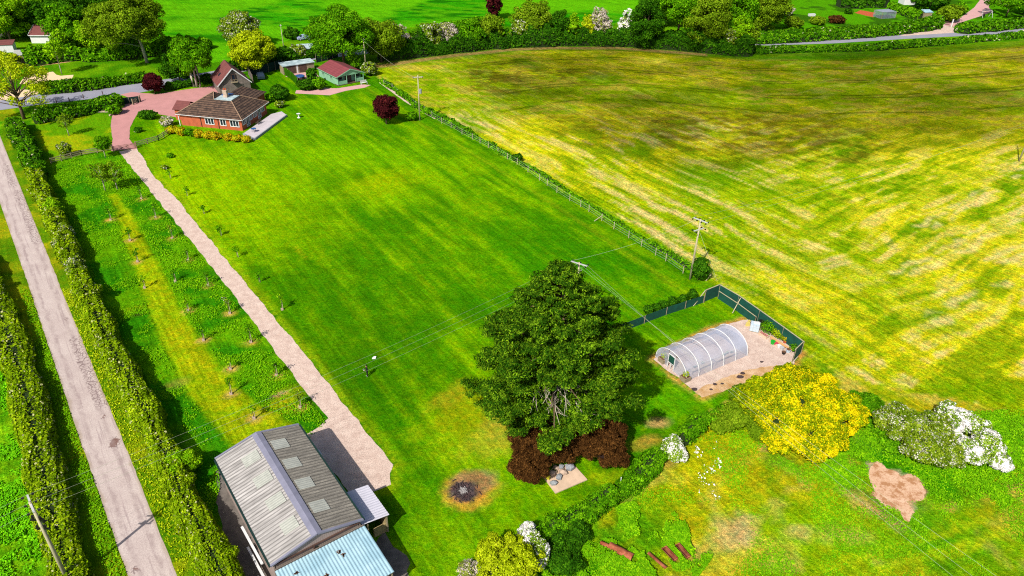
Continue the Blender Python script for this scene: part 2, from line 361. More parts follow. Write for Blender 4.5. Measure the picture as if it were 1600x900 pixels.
def lin(r, gg, b): return np.array(C(r, gg, b))
col = np.empty(X.shape + (3,)); rgh = np.full(X.shape, .5)
def put(mask, c, w=1.0):
    w = (w if isinstance(w, np.ndarray) else np.full(X.shape, float(w))) * mask
    col[...] = col * (1 - w[..., None]) + np.asarray(c) * w[..., None]
def blob(px, py, rx, ry, c, w=1.0, ang=0.0, soft=.5, nz=.8, mask=1.0, seed=5):
    """worn / dry / bare patch: centre by photo position, radii in metres"""
    p = g(px, py); a = R(ang); dx = X - p.x; dy = Y - p.y
    u = (dx * math.cos(a) + dy * math.sin(a)) / rx; v = (-dx * math.sin(a) + dy * math.cos(a)) / ry
    d = np.hypot(u, v) + (fbm(X, Y, 1.7, 4, seed) - .5) * nz
    put(mask, c, w * (1 - sstep(1 - soft, 1 + soft * .3, d)))
N1 = fbm(X, Y, 26, 3, 1); N2 = fbm(X, Y, 7, 3, 2); N3 = fbm(X, Y, 2.2, 3, 4)
put(1.0, lin(75, 140, 8)); put(1.0, lin(110, 165, 12), sstep(.4, .65, N2))
# upper left gardens, far field
put(in_far, lin(55, 160, 8)); put(in_far, lin(100, 185, 12), sstep(.42, .6, N1)); put(in_far, lin(90, 170, 12), .8 * sstep(.5, .62, fbm(X / 3, Y, 2.5, 3, 32))); put(in_far, lin(35, 115, 8), .9 * sstep(.5, .62, fbm(X, Y * 3, 6, 3, 31)) * (1 - sstep(.45, .6, N1)))
put(in_gard, lin(85, 160, 10)); put(in_gard, lin(60, 110, 15), sstep(.5, .6, N2))
# lawn: mowing lines run parallel to the long wire fence
fa, fb = g(*FENCE[2]), g(*FENCE[-1]); fd = (fb - fa).normalized()
U = X * fd.x + Y * fd.y; V = -X * fd.y + Y * fd.x
st = fbm(U / 9, V, .9, 3, 21); st2 = fbm(U / 14, V, 3.0, 2, 22)
put(in_lawn, lin(84, 148, 4)); put(in_lawn, lin(126, 182, 4), sstep(.35, .65, N1 * .55 + N2 * .45))
put(in_lawn, lin(150, 195, 6), .6 * sstep(.52, .75, st)); put(in_lawn, lin(48, 120, 4), .5 * sstep(.5, .3, st) ); put(in_lawn, lin(60, 135, 4), .45 * sstep(.55, .7, st2))
for px, py, rx, ry, c, w, an in [(300, 300, 30, 14, (165, 205, 4), .65, 125), (430, 330, 22, 10, (150, 195, 4), .5, 125), (600, 285, 9, 6, (170, 195, 5), .6, 40), (560, 240, 24, 8, (130, 195, 4), .5, 0), (880, 430, 26, 16, (52, 140, 4), .6, 120),
        (560, 560, 18, 12, (52, 118, 4), .65, 110), (500, 460, 16, 10, (66, 135, 4), .4, 120), (1050, 610, 9, 7, (80, 165, 5), .6, 0), (470, 190, 14, 8, (95, 165, 5), .5, 0), (1060, 500, 8, 5, (75, 150, 5), .6, 30)]:
    blob(px, py, rx, ry, lin(*c), w, an, .9, .9, in_lawn)
for px, py, rx, ry, c, w, an in [(735, 655, 7, 5, (175, 180, 15), .6, 60), (700, 620, 4, 1.6, (190, 180, 30), .6, 50), (770, 690, 4, 3, (205, 175, 60), .7, 40), (790, 640, 3, 2, (210, 165, 80), .6, 30), (720, 700, 8, 4, (150, 190, 10), .6, 0), (705, 850, 7, 4, (130, 185, 8), .6, 0), (1030, 662, 1.6, 1.0, (225, 180, 110), .8, 20), (1010, 690, 2, 1, (200, 160, 60), .7, 30), (960, 745, 5, 1.2, (165, 190, 15), .6, 15), (630, 280, 2, .3, (190, 190, 20), .6, 130), (470, 395, 3, .4, (190, 190, 20), .5, 128)]:
    blob(px, py, rx, ry, lin(*c), w, an, .7, 1.3, in_lawn)
# darker worn line beside the fence and a few tyre lines
dfen = dline(X, Y, gp(FENCE))
put(in_lawn, lin(150, 170, 20), .35 * (1 - sstep(.2, .9, np.abs(dfen - 4.5)))); put(in_lawn, lin(45, 110, 4), .5 * (1 - sstep(0, 1.4, dfen)))
dtr = dline(X, Y, gp(TR_L[1:]) + gp(TR_R[:0:-1]), True); 
put(in_lawn | in_orch, lin(165, 190, 20), .55 * (1 - sstep(.3, 1.6, dtr)))
# hayfield: cut grass, beige swaths
put(in_hay, lin(158, 186, 8)); put(in_hay, lin(214, 212, 20), sstep(.36, .6, N1)); put(in_hay, lin(110, 160, 6), .75 * sstep(.55, .72, fbm(X, Y, 12, 3, 41)))
pc = g(1250, 330); ang = np.where((X - pc.x) + .2 * (Y - pc.y) < 0, 0.0, 1.0)
w1 = 1 - sstep(-14, 22, (X - g(1270, 400).x))       # left part: swaths follow the fence
sA = fbm(U / 5.5, V + (fbm(X, Y, 20, 2, 59) - .5) * 5, 1.5, 4, 51)
d2 = (g(1560, 290) - g(1280, 410)).normalized(); wq = (fbm(X, Y, 26, 2, 58) - .5) * 5; U2 = X * d2.x + Y * d2.y; V2 = -X * d2.y + Y * d2.x + wq
sB = fbm(U2 / 6, V2, 1.5, 4, 52)
sw = sA * w1 + sB * (1 - w1)
dens = sstep(.35, .62, fbm(X, Y, 18, 3, 55))
upper = 1 - sstep(150, 168, Y + (fbm(X, Y, 10, 2, 56) - .5) * 22)   # 1 in the near part of the field
put(in_hay, lin(236, 210, 130), np.clip(.85 * sstep(.53, .68, sw) * (.35 + .65 * dens) * (.25 + .75 * upper), 0, 1))
put(in_hay, lin(98, 150, 6), .7 * sstep(.5, .34, sw) * (.3 + .7 * upper))
glare = sstep(20, 75, X) * sstep(58, 100, Y) * upper  # sun glare over the right of the field, put into the grass colour
put(in_hay, lin(238, 225, 45), .42 * glare * sstep(.42, .55, N3 * .5 + sw * .5)); 
for k in range(4):   # pairs of straw lines
    for o in (0, 2.4):
        a = g(1290 + k * 45, 415 + k * 28); b = g(1545 + k * 60, 292 + k * 38); b = b + (b - a) * .3
        put(in_hay, lin(240, 218, 140), .6 * (1 - sstep(.1, 1.0, dline(X + (N2 - .5) * 5, Y + o + np.sin(X / 9 + k) * 1.2 + (N3 - .5) * 1.5, [a, b]))) * sstep(.42, .6, fbm(X, Y, 5, 3, 57)))
# brown, dead sward and painted cloud shade in the upper part of the field and tramlines that follow its top edge
hn = fbm(X / 2.2, Y, 2.0, 4, 61)
put(in_hay, lin(190, 165, 60), .6 * (1 - upper) * sstep(.5, .64, hn)); put(in_hay, lin(120, 150, 10), .5 * (1 - upper) * sstep(.5, .38, hn))
TOP = [(592, 100), (640, 92), (720, 82), (790, 75), (860, 72), (960, 72), (1060, 79), (1165, 88), (1300, 87), (1420, 81), (1600, 66), (1750, 52)]
dtop = dline(X, Y, gp(TOP)) + (fbm(X, Y, 9, 2, 62) - .5) * .8
put(in_hay, lin(60, 130, 8), .8 * (1 - sstep(2.5, 6, dtop))); put(in_hay, lin(175, 140, 85), .8 * (1 - sstep(.7, 2.0, np.abs(dtop - 2.2))) * (X < 55) * (X > -45))
for d0 in (4.6, 12.5, 14.3, 24, 26, 36, 38, 49):
    put(in_hay, lin(62, 84, 6), .62 * (1 - sstep(.12, .75, np.abs(dtop - d0))) * sstep(.3, .5, fbm(X, Y, 6, 2, 63)) * (X > -10))
put(in_hay, lin(110, 180, 8), .8 * (1 - sstep(.6, 3.2, dfen)))
put(in_hay, lin(112, 96, 20), .68 * sstep(.34, .66, fbm(X / 1.8, Y, 1.6, 4, 64)) * (1 - sstep(.5, 1.1, np.hypot((X - g(1150, 212).x) / 42, (Y - g(1150, 212).y) / 17) + (fbm(X, Y, 9, 3, 65) - .5) * .9)))  # dark cloud-shade patch painted into the sward as brown speckle
put(in_hay, lin(110, 92, 22), .6 * sstep(.5, .62, fbm(X / 1.8, Y, 1.6, 4, 66)) * (1 - sstep(.5, 1.1, np.hypot((X - g(830, 120).x) / 26, (Y - g(830, 120).y) / 16) + (fbm(X, Y, 9, 3, 67) - .5) * .9)))  # smaller patch of cloud shade, likewise put into the ground colour
# meadow
put(meadow, lin(135, 175, 10)); put(meadow, lin(196, 188, 22), sstep(.36, .56, N2 * .6 + N1 * .4)); put(meadow, lin(215, 190, 90), .5 * sstep(.55, .66, fbm(X, Y, 3, 4, 72))); put(meadow, lin(85, 150, 10), sstep(.58, .7, fbm(X, Y, 5, 3, 71)) * .7)
for px, py, rx, ry, c, w, an in [(930, 850, 10, 5, (60, 150, 8), .9, 25), (850, 880, 6, 5, (60, 150, 8), .9, 0), (1110, 735, 9, 6, (182, 185, 12), .8, 20), (1090, 690, 5, 3, (160, 185, 10), .7, 0), (1380, 700, 10, 7, (40, 130, 8), .9, 0), (1490, 740, 12, 4, (55, 145, 8), .9, 10), (1450, 850, 9, 4, (75, 160, 8), .8, 0), (1250, 830, 12, 5, (150, 195, 10), .6, 0), (1590, 680, 7, 6, (75, 155, 8), .9, 0), (1600, 640, 14, 2.5, (185, 175, 20), .7, 5), (1240, 730, 6, 2, (90, 160, 8), .7, -30)]:
    blob(px, py, rx, ry, lin(*c), w, an, .8, 1.2, meadow)
bare = lin(240, 196, 166)
dd = fbm(X, Y, 1.6, 4, 77)
pb = gp([(1355, 724), (1372, 722), (1386, 736), (1402, 735), (1420, 742), (1434, 748), (1450, 771), (1440, 780), (1422, 784), (1432, 795), (1420, 818), (1411, 813), (1404, 797), (1385, 790), (1363, 777), (1369, 760), (1358, 742)])
ib = inpoly(X * .6 + wx * .4, Y * .6 + wy * .4, pb); put(ib, bare, .6); put(ib, lin(196, 140, 105), .8 * sstep(.52, .62, dd))
for px, py, rx, ry, c, w, an in [(1150, 830, 2.6, 2.2, (220, 185, 130), .85, 60), (1120, 845, 4.5, 1.2, (205, 185, 90), .6, 30), (1370, 800, 4.0, .8, (200, 155, 110), .75, -48), (1590, 757, 2.2, .7, (205, 150, 100), .85, 15), (1560, 770, 3.5, 1.0, (205, 180, 60), .7, 25), (1485, 792, 1.5, .6, (200, 175, 80), .7, 25), (1245, 830, 2, 1, (215, 195, 110), .6, 10), (1310, 835, 3, 1.3, (205, 190, 90), .55, 0), (1150, 880, 5, 1.2, (215, 200, 60), .6, 25), (1040, 720, 2.5, 1.2, (195, 165, 80), .6, 20), (1590, 815, 3, 1.5, (210, 190, 60), .6, 30), (1590, 705, 2, .5, (190, 160, 110), .6, 0), (1195, 700, 1.2, .5, (205, 150, 90), .8, 0)]:
    blob(px, py, rx, ry, lin(*c), w, an, .7, 1.4, meadow)
for a, b in [((1290, 890), (1540, 812)), ((1330, 905), (1560, 835)), ((1480, 870), (1600, 818))]:
    put(meadow, lin(185, 205, 20), .6 * (1 - sstep(.1, .7, dline(wx, wy, [g(*a), g(*b)]))))
# orchard: lush rough grass with a mown strip
put(in_orch, lin(55, 135, 8)); put(in_orch, lin(100, 165, 8), sstep(.42, .62, N2))
STRIP = [(176, 305), (192, 330), (208, 370), (228, 410), (243, 450), (258, 485), (275, 520), (300, 560), (330, 605), (360, 640), (395, 670), (430, 690)]
SWD = [.8, 1.2, 1.5, 1.7, 1.8, 1.9, 2.1, 2.3, 2.5, 2.5, 3, 4]
SP = gp(STRIP); ds = np.full(X.shape, 9.0)
for i in range(len(SP) - 1): ds = np.minimum(ds, dline(X, Y, SP[i:i + 2]) - SWD[i])
ds = ds + (fbm(X, Y, 2, 3, 81) - .5) * .8
put(in_orch, lin(158, 185, 10), .9 * (1 - sstep(-.4, .3, ds))); put(in_orch, lin(190, 185, 15), .5 * (1 - sstep(-1.2, -.4, ds)) * sstep(.4, .6, N3))
for px, py, rx, ry, c, w in [(220, 480, 2.6, .8, (160, 185, 15), .7), (455, 620, 3, 2, (175, 185, 15), .6), (430, 640, 4, 2, (185, 185, 20), .6), (215, 492, .5, .4, (70, 50, 30), .9), (435, 617, 1.3, .5, (205, 160, 110), .8), (275, 600, 1.4, 1, (160, 150, 60), .5)]:
    blob(px, py, rx, ry, lin(*c), w, 30, .6, 1.0, in_orch)
for px, py in [(221, 311), (243, 340), (173, 344), (269, 373), (203, 376), (215, 409), (294, 407), (325, 446), (294, 486), (359, 490), (318, 532), (392, 535), (360, 577), (361, 616), (397, 654), (432, 587), (469, 637)]:
    blob(px, py, .85, .75, lin(225, 175, 100), .95, 0, .4, .5, in_orch, seed=int(px)); blob(px, py, 1.4, 1.2, lin(175, 180, 25), .4, 0, .4, .5, in_orch)
# verges of the lane, field on the left, nw garden
put(in_lane, lin(105, 150, 12)); put(in_lane, lin(165, 175, 20), sstep(.45, .6, N2)); put(in_lane, lin(75, 130, 10), (X * .8 + Y * .6 < -2) * .0 + .6 * sstep(.5, .35, N3))
put(left_field, lin(88, 155, 10)); put(left_field, lin(120, 180, 14), sstep(.4, .6, N3)); put(left_field, lin(40, 125, 8), .6 * sstep(.5, .6, fbm(X, Y, 2.5, 3, 91)))
NWG = gp([(50, 188), (155, 176), (175, 180), (173, 195), (176, 232), (80, 252)]); inw = inpoly(wx, wy, NWG)
put(inw, lin(105, 165, 10)); put(inw, lin(165, 185, 15), sstep(.42, .6, N2))
# bonfire site
blob(735, 764, 3.0, 2.7, lin(225, 175, 60), .95, 0, .4, .9, in_lawn, seed=101); blob(738, 755, 2.7, 1.9, lin(170, 135, 95), .8, 20, .3, .8, in_lawn, seed=102)
blob(724, 768, 1.75, 1.6, lin(98, 82, 82), 1, 0, .25, .6, in_lawn, seed=103); blob(722, 768, .6, .55, lin(200, 194, 188), .95, 0, .6, .6, in_lawn, seed=104)
# tunnel surroundings: orange soil fringe round the gravel pad
PAD = [(1021, 561), (1048, 545), (1090, 525), (1128, 510), (1160, 500), (1185, 498), (1215, 520), (1250, 552), (1225, 590), (1165, 592), (1130, 604), (1096, 619), (1078, 606)]
pad = gp(PAD); dpd = dline(X, Y, pad, True); ip = inpoly(X, Y, pad)
put(1.0, lin(215, 155, 80), .9 * ((1 - sstep(.2, 1.1, dpd + (N3 - .5) * 1.2)) * (~ip)))
rgh[in_hay] = 1.0; rgh[meadow] = 1.0; rgh[in_orch] = 1.0; rgh[left_field] = 1.1; rgh[in_far] = .7
rgh[in_lawn] = .8; rgh[ib] = .35; rgh[in_hay] = 1.15
cls = np.zeros(X.shape, int); cls[in_lawn | inw] = 1; cls[in_hay] = 2; cls[meadow] = 3; cls[in_orch] = 4; cls[in_lane] = 5; cls[left_field] = 6; cls[in_far] = 7
hill = np.zeros(X.shape)

m, n, out = newmat('grass_ground'); p = N_(n, 'ShaderNodeBsdfDiffuse')
at = N_(n, 'ShaderNodeAttribute', attribute_name='col'); ar = N_(n, 'ShaderNodeAttribute', attribute_name='rgh')
na = noise(n, 2.6, 5, rough=.8); nb = noise(n, .55, 4, rough=.65); nf = noise(n, 9, 2, rough=.7)
va = maprange(n, na, .3, .7, .55, 1.5); vb = maprange(n, nb, .3, .7, .75, 1.28); v = math_(n, 'MULTIPLY', va, vb); sk = noise(n, .9, 4, stretch=(.09, 2.4, 1, -math.atan2(fd.y, fd.x)), rough=.65); v = math_(n, 'MULTIPLY', v, maprange(n, sk, .35, .65, .76, 1.25)); v = math_(n, 'MULTIPLY', v, maprange(n, nf, .35, .65, .62, 1.42))
v = math_(n, 'ADD', math_(n, 'MULTIPLY', math_(n, 'SUBTRACT', v, 1.0), ar.outputs['Fac']), 1.0)
cm = N_(n, 'ShaderNodeCombineXYZ')
hue = maprange(n, noise(n, 1.3, 3, rough=.6), .35, .65, -.22, .22)
for i in range(3): n.links.new(v, cm.inputs[i])
h2 = N_(n, 'ShaderNodeCombineXYZ'); n.links.new(math_(n, 'ADD', 1.0, hue), h2.inputs[0]); h2.inputs[1].default_value = 1; h2.inputs[2].default_value = 1
c1 = mixc(n, 1.0, at.outputs['Color'], cm.outputs[0], 'MULTIPLY'); c1 = mixc(n, 1.0, c1, h2.outputs[0], 'MULTIPLY')
n.links.new(c1, p.inputs[0]); n.links.new(bump(n, na, .5, .7), p.inputs['Normal']); n.links.new(p.outputs[0], out.inputs[0]); M['grass'] = m

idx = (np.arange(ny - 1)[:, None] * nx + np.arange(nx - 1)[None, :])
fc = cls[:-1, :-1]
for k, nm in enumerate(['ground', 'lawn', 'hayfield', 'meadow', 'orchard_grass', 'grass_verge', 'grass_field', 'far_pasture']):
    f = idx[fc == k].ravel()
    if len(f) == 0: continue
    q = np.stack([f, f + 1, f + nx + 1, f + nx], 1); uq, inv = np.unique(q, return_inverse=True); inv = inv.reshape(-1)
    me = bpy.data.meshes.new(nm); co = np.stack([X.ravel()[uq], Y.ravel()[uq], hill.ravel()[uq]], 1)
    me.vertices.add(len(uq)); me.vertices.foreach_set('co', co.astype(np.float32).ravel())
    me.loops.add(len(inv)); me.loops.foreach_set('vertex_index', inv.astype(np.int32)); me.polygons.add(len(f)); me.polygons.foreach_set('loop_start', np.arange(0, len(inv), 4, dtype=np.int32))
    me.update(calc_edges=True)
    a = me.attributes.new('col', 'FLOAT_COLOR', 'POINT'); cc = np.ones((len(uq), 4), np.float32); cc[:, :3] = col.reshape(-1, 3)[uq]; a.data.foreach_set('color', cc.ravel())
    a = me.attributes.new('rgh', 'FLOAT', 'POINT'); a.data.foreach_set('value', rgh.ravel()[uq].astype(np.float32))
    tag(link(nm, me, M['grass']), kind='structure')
mb = MB(); R0 = 5000   # everything beyond, out to the horizon
xs = [-R0, gx[0], gx[-1], R0]; ys = [-R0, gy[0], gy[-1], R0]
for i in range(3):
    for j in range(3):
        if i == 1 and j == 1: continue
        mb.add([(xs[i], ys[j], 0), (xs[i + 1], ys[j], 0), (xs[i + 1], ys[j + 1], 0), (xs[i], ys[j + 1], 0)], [(0, 1, 2, 3)])
tag(mb.build('terrain', mat('distant_grass', C(80, 150, 10), 1, .3, .02)), kind='structure')

# ---------------- roads, track, drive, paths ----------------
def dense(P, step=.8, jit=0.0, sd=1, closed=True):
    o = []; Q = list(P) + ([P[0]] if closed else [])
    for a, b in zip(Q[:-1], Q[1:]):
        L = (b - a).length; k = max(1, int(L / step))
        for i in range(k): o.append(a + (b - a) * i / k)
    if not closed: o.append(Q[-1])
    if jit:
        xx = np.array([p.x for p in o]); yy = np.array([p.y for p in o])
        jx = (fbm(xx, yy, 1.5, 3, sd) - .5) * 2 * jit; jy = (fbm(xx, yy, 1.5, 3, sd + 7) - .5) * 2 * jit
        o = [Vector((p.x + float(a), p.y + float(b), p.z)) for p, a, b in zip(o, jx, jy)]
    return o
def sheet(name, P, z, m, jit=.15, step=.8, thick=0.0, kind='structure', sd=1):
    P = dense(P, step, jit, sd); mb = MB(); vs = [(p.x, p.y, z) for p in P]
    tri = tessellate_polygon([[Vector((p.x, p.y, 0)) for p in P]])
    fs = []
    for t in tri:
        a, b, c = (Vector(vs[i]) for i in t)
        fs.append(t if (b - a).cross(c - a).z > 0 else (t[2], t[1], t[0]))
    mb.add(vs, fs); return tag(mb.build(name, m), kind=kind)
# lane surface with cracked, patched asphalt (wear with a shape of its own)
m, n, out = newmat('lane_surface'); p = N_(n, 'ShaderNodeBsdfPrincipled'); p.inputs['Roughness'].default_value = .9
c = ramp(n, noise(n, .35, 4), [(.3, C(205, 186, 180)), (.7, C(228, 212, 204))]); c = mixc(n, maprange(n, noise(n, 6, 3), .4, .7, 0, .5), c, C(178, 158, 155))
ld = (g(150, 800) - g(75, 540)).normalized(); ang = -math.atan2(ld.y, ld.x)
f = noise(n, 1.2, 3, stretch=(.12, 2.6, 1, ang)); c = mixc(n, maprange(n, f, .56, .66, 0, .45), c, C(150, 125, 128))
vo = N_(n, 'ShaderNodeTexVoronoi', feature='DISTANCE_TO_EDGE'); vo.inputs['Scale'].default_value = 1.9; tc = N_(n, 'ShaderNodeTexCoord'); n.links.new(tc.outputs['Object'], vo.inputs['Vector'])
at = N_(n, 'ShaderNodeAttribute', attribute_name='crack'); ck = math_(n, 'MULTIPLY', maprange(n, vo.outputs[0], .02, .09, 1, 0), maprange(n, at.outputs['Fac'], .3, .7, 0, .8)); c = mixc(n, ck, c, C(105, 78, 80))
ck2 = maprange(n, at.outputs['Fac'], 1.2, 1.6, 0, .85); c = mixc(n, ck2, c, C(120, 78, 66))
au = N_(n, 'ShaderNodeAttribute', attribute_name='across'); wn = math_(n, 'ADD', au.outputs['Fac'], maprange(n, noise(n, .35, 3), .3, .7, -.07, .07))
rut = math_(n, 'ABSOLUTE', math_(n, 'SUBTRACT', math_(n, 'ABSOLUTE', math_(n, 'SUBTRACT', wn, .5)), .24)); brk = maprange(n, noise(n, .8, 4, rough=.7), .4, .6, .15, .6)
c = mixc(n, math_(n, 'MULTIPLY', maprange(n, rut, .02, .09, 1, 0), brk), c, C(162, 140, 138)); edge = math_(n, 'ABSOLUTE', math_(n, 'SUBTRACT', wn, .5))
c = mixc(n, maprange(n, edge, .42, .5, 0, .6), c, C(170, 150, 120)); c = mixc(n, maprange(n, noise(n, 8, 2, rough=.8), .45, .65, 0, .35), c, C(150, 130, 126))
n.links.new(c, p.inputs['Base Color']); n.links.new(p.outputs[0], out.inputs[0]); M['lane'] = m
def ribbon(name, A, B, z, m, nacross=12, step=.7, crack=None):
    A = [g(*a) for a in A]; B = [g(*b) for b in B]; rows = []
    for i in range(len(A) - 1):
        k = max(1, int(max((A[i + 1] - A[i]).length, (B[i + 1] - B[i]).length) / step))
        for j in range(k): rows.append((A[i].lerp(A[i + 1], j / k), B[i].lerp(B[i + 1], j / k)))
    rows.append((A[-1], B[-1])); vs = []; fs = []
    for i, (a, b) in enumerate(rows):
        ja, jb = (float(vnoise(np.array([i * .45]), np.array([s]), 5)[0] - .5) * .18 for s in (.5, 9.5))
        for k in range(nacross + 1):
            t = k / nacross; q = a.lerp(b, t); d = (b - a).normalized(); q = q + d * (ja * (1 - t) + jb * t); vs.append((q.x, q.y, z))
    w = nacross + 1
    for i in range(len(rows) - 1):
        for k in range(nacross): fs.append((i * w + k, i * w + k + 1, (i + 1) * w + k + 1, (i + 1) * w + k))
    mb = MB(); mb.add(vs, fs); o = mb.build(name, m)
    if o.data.polygons[0].normal.z < 0: o.data.flip_normals()
    if crack is not None:
        a = o.data.attributes.new('across', 'FLOAT', 'POINT'); a.data.foreach_set('value', np.tile(np.arange(w) / nacross, len(rows)).astype(np.float32))
        a = o.data.attributes.new('crack', 'FLOAT', 'POINT'); xx = np.array([v[0] for v in vs]); yy = np.array([v[1] for v in vs]); a.data.foreach_set('value', crack(xx, yy).astype(np.float32))
    return tag(o, kind='structure')
def crackf(x, y):
    r = np.zeros(x.shape)
    for a, b, wd in [((8, 258), (22, 292), .6), ((28, 300), (58, 378), .75), ((118, 530), (158, 632), .75), ((65, 320), (60, 340), .2)]:
        r = np.maximum(r, 1 - sstep(wd * .6, wd * 1.3, dline(x, y, [g(*a), g(*b)]) + (fbm(x, y, .8, 2, 3) - .5) * .4))
    for px, py, rr in [(178, 692, .75), (103, 499, .35), (162, 651, .35), (212, 890, .35)]:
        p = g(px, py); d = np.hypot(x - p.x, (y - p.y) * .7); r = np.maximum(r, 2.0 * (1 - sstep(rr * .5, rr, d + (fbm(x, y, .6, 2, 3) - .5) * .4)))
    return r
ribbon('lane', LANE_L, LANE_R, .012, M['lane'], 16, .45, crackf)
ribbon('road', ROAD_T, ROAD_B, .018, M['road'], 4, 1.5)
DRIVE = gp([(174, 236), (176, 217), (173, 197), (175, 182), (184, 167), (204, 161), (200, 152), (188, 148), (206, 144), (245, 147), (290, 140), (336, 134), (350, 150), (336, 175), (290, 186), (262, 181), (250, 179), (235, 172), (218, 174), (212, 182), (203, 199), (202, 217), (213, 233)])
sheet('driveway', DRIVE, .024, M['drive'], .12)
sheet('gravel_track', gp(TR_L + [(497, 668), (475, 682), (520, 735), (552, 776)] + TR_R[::-1]), .02, M['gravel'], .28, .5)
sheet('garden_path', gp([(461, 146), (463, 141), (490, 141), (507, 137), (520, 138), (527, 138), (567, 132), (579, 133), (570, 137), (540, 142), (515, 149)]), .022, M['path'], .04)
sheet('gravel_pad', pad, .02, M['gravel'], .25, .5, sd=9)
m, n, out = newmat('bare_earth'); p = N_(n, 'ShaderNodeBsdfDiffuse'); c = ramp(n, noise(n, .9, 5, rough=.7), [(.42, C(190, 140, 100)), (.5, C(226, 184, 150)), (.7, C(238, 204, 174))]); c = mixc(n, maprange(n, noise(n, 5, 3), .5, .66, 0, .5), c, C(180, 120, 90)); n.links.new(c, p.inputs[0]); n.links.new(p.outputs[0], out.inputs[0]); M['bare'] = m
sheet('bare_earth_patch', pb, .014, M['bare'], .8, .2, sd=4)
sheet('orange_soil_patch', gp([(1086, 612), (1120, 597), (1150, 583), (1185, 575), (1215, 572), (1200, 592), (1165, 600), (1128, 612), (1098, 622)]), .026, mat('orange_soil', C(222, 170, 105), 1, .2, .8, col2=C(232, 200, 165), grit=1), .4, .35, sd=6)
sheet('sand_court', gp([(30, 131), (40, 118), (83, 112), (88, 117), (95, 118.5), (115, 117), (112, 127), (64, 131)]), .016, M['sand'], .1)
sheet('gravel_layby', gp([(-40, 160), (-40, 146), (30, 140), (62, 141), (60, 147), (10, 156)]), .024, M['sand'], .25)
sheet('gravel_entrance', gp([(1405, 56.5), (1440, 44), (1470, 38.6), (1486, 42), (1512, 50)]), .024, M['gravel'], .15)
sheet('farm_drive', gp([(1470, 39), (1488, 33), (1500, 28), (1522, 12), (1534, -4), (1548, -4), (1545, 12), (1552, 18), (1530, 26), (1508, 33), (1490, 42)]), .02, M['path'], .15)
sheet('bare_yard', gp([(336, 735), (352, 733), (400, 800), (470, 905), (560, 905), (600, 830), (640, 880), (650, 960), (380, 960), (350, 840)]), .008, M['dirt'], .5)
sheet('soil_bed', gp([(62, 103), (62, 97), (85, 93), (128, 90), (128, 94), (95, 99)]), .014, M['bed'], .3)
sheet('gravel_strip', gp([(592, 129), (597, 129), (640, 157), (683, 184), (679, 186), (634, 160)]), .014, M['gravel'], .08)

# cloud that shades the top of the hayfield (high above and behind the viewpoint)
m, n, out = newmat('thin_cloud'); tr = N_(n, 'ShaderNodeBsdfTransparent'); d = N_(n, 'ShaderNodeBsdfDiffuse'); d.inputs[0].default_value = (.9, .9, .9, 1); mx = N_(n, 'ShaderNodeMixShader')
f = noise(n, .035, 4, stretch=(1, 2.6, .2)); at = N_(n, 'ShaderNodeAttribute', attribute_name='dens')
k = math_(n, 'MULTIPLY', at.outputs['Fac'], maprange(n, f, .36, .56, 0, .6)); n.links.new(k, mx.inputs[0]); n.links.new(tr.outputs[0], mx.inputs[1]); n.links.new(d.outputs[0], mx.inputs[2]); n.links.new(mx.outputs[0], out.inputs[0])
CH = 260.0; off = Vector((-SUND.x, -SUND.y, 0)) * (CH / -SUND.z)
cp = gp([(690, 86), (900, 76), (1250, 84), (1750, 70), (1900, 190), (1620, 232), (1330, 236), (1200, 262), (1010, 262), (930, 225), (800, 178), (730, 130)])
cx = sum(p.x for p in cp) / len(cp); cy = sum(p.y for p in cp) / len(cp)
cg = np.arange(-150, 151, 4.0); cgy = np.arange(-100, 101, 3.0); CX, CY = np.meshgrid(cg, cgy); ins = inpoly(CX + cx, CY + cy, cp); dd = dline(CX + cx, CY + cy, cp, True) * np.where(ins, 1, -1)
den = sstep(-5, 7, dd + (fbm(CX, CY, 18, 3, 5) - .5) * 14)
th = 4 + 14 * sstep(-8, 30, dd) * (.5 + fbm(CX, CY, 25, 3, 6)); a_, b_ = CX.shape
vs = np.concatenate([np.stack([CX, CY, th], -1).reshape(-1, 3), np.stack([CX, CY, -th * .4], -1).reshape(-1, 3)])
fs = []; keep = (dd > -10)
K2 = keep[:-1, :-1] & keep[1:, 1:] & keep[:-1, 1:] & keep[1:, :-1]
for i in range(a_ - 1):
    for j in range(b_ - 1):
        if K2[i, j]:
            q = i * b_ + j; fs.append((q, q + 1, q + b_ + 1, q + b_)); q2 = q + a_ * b_; fs.append((q2 + b_, q2 + b_ + 1, q2 + 1, q2))
me = bpy.data.meshes.new('cloud'); me.from_pydata(vs.tolist(), [], fs); a = me.attributes.new('dens', 'FLOAT', 'POINT'); a.data.foreach_set('value', np.concatenate([den.ravel()] * 2).astype(np.float32))
cl = tag(link('cloud', me, m), kind='structure'); cl.location = (cx + off.x, cy + off.y, CH)
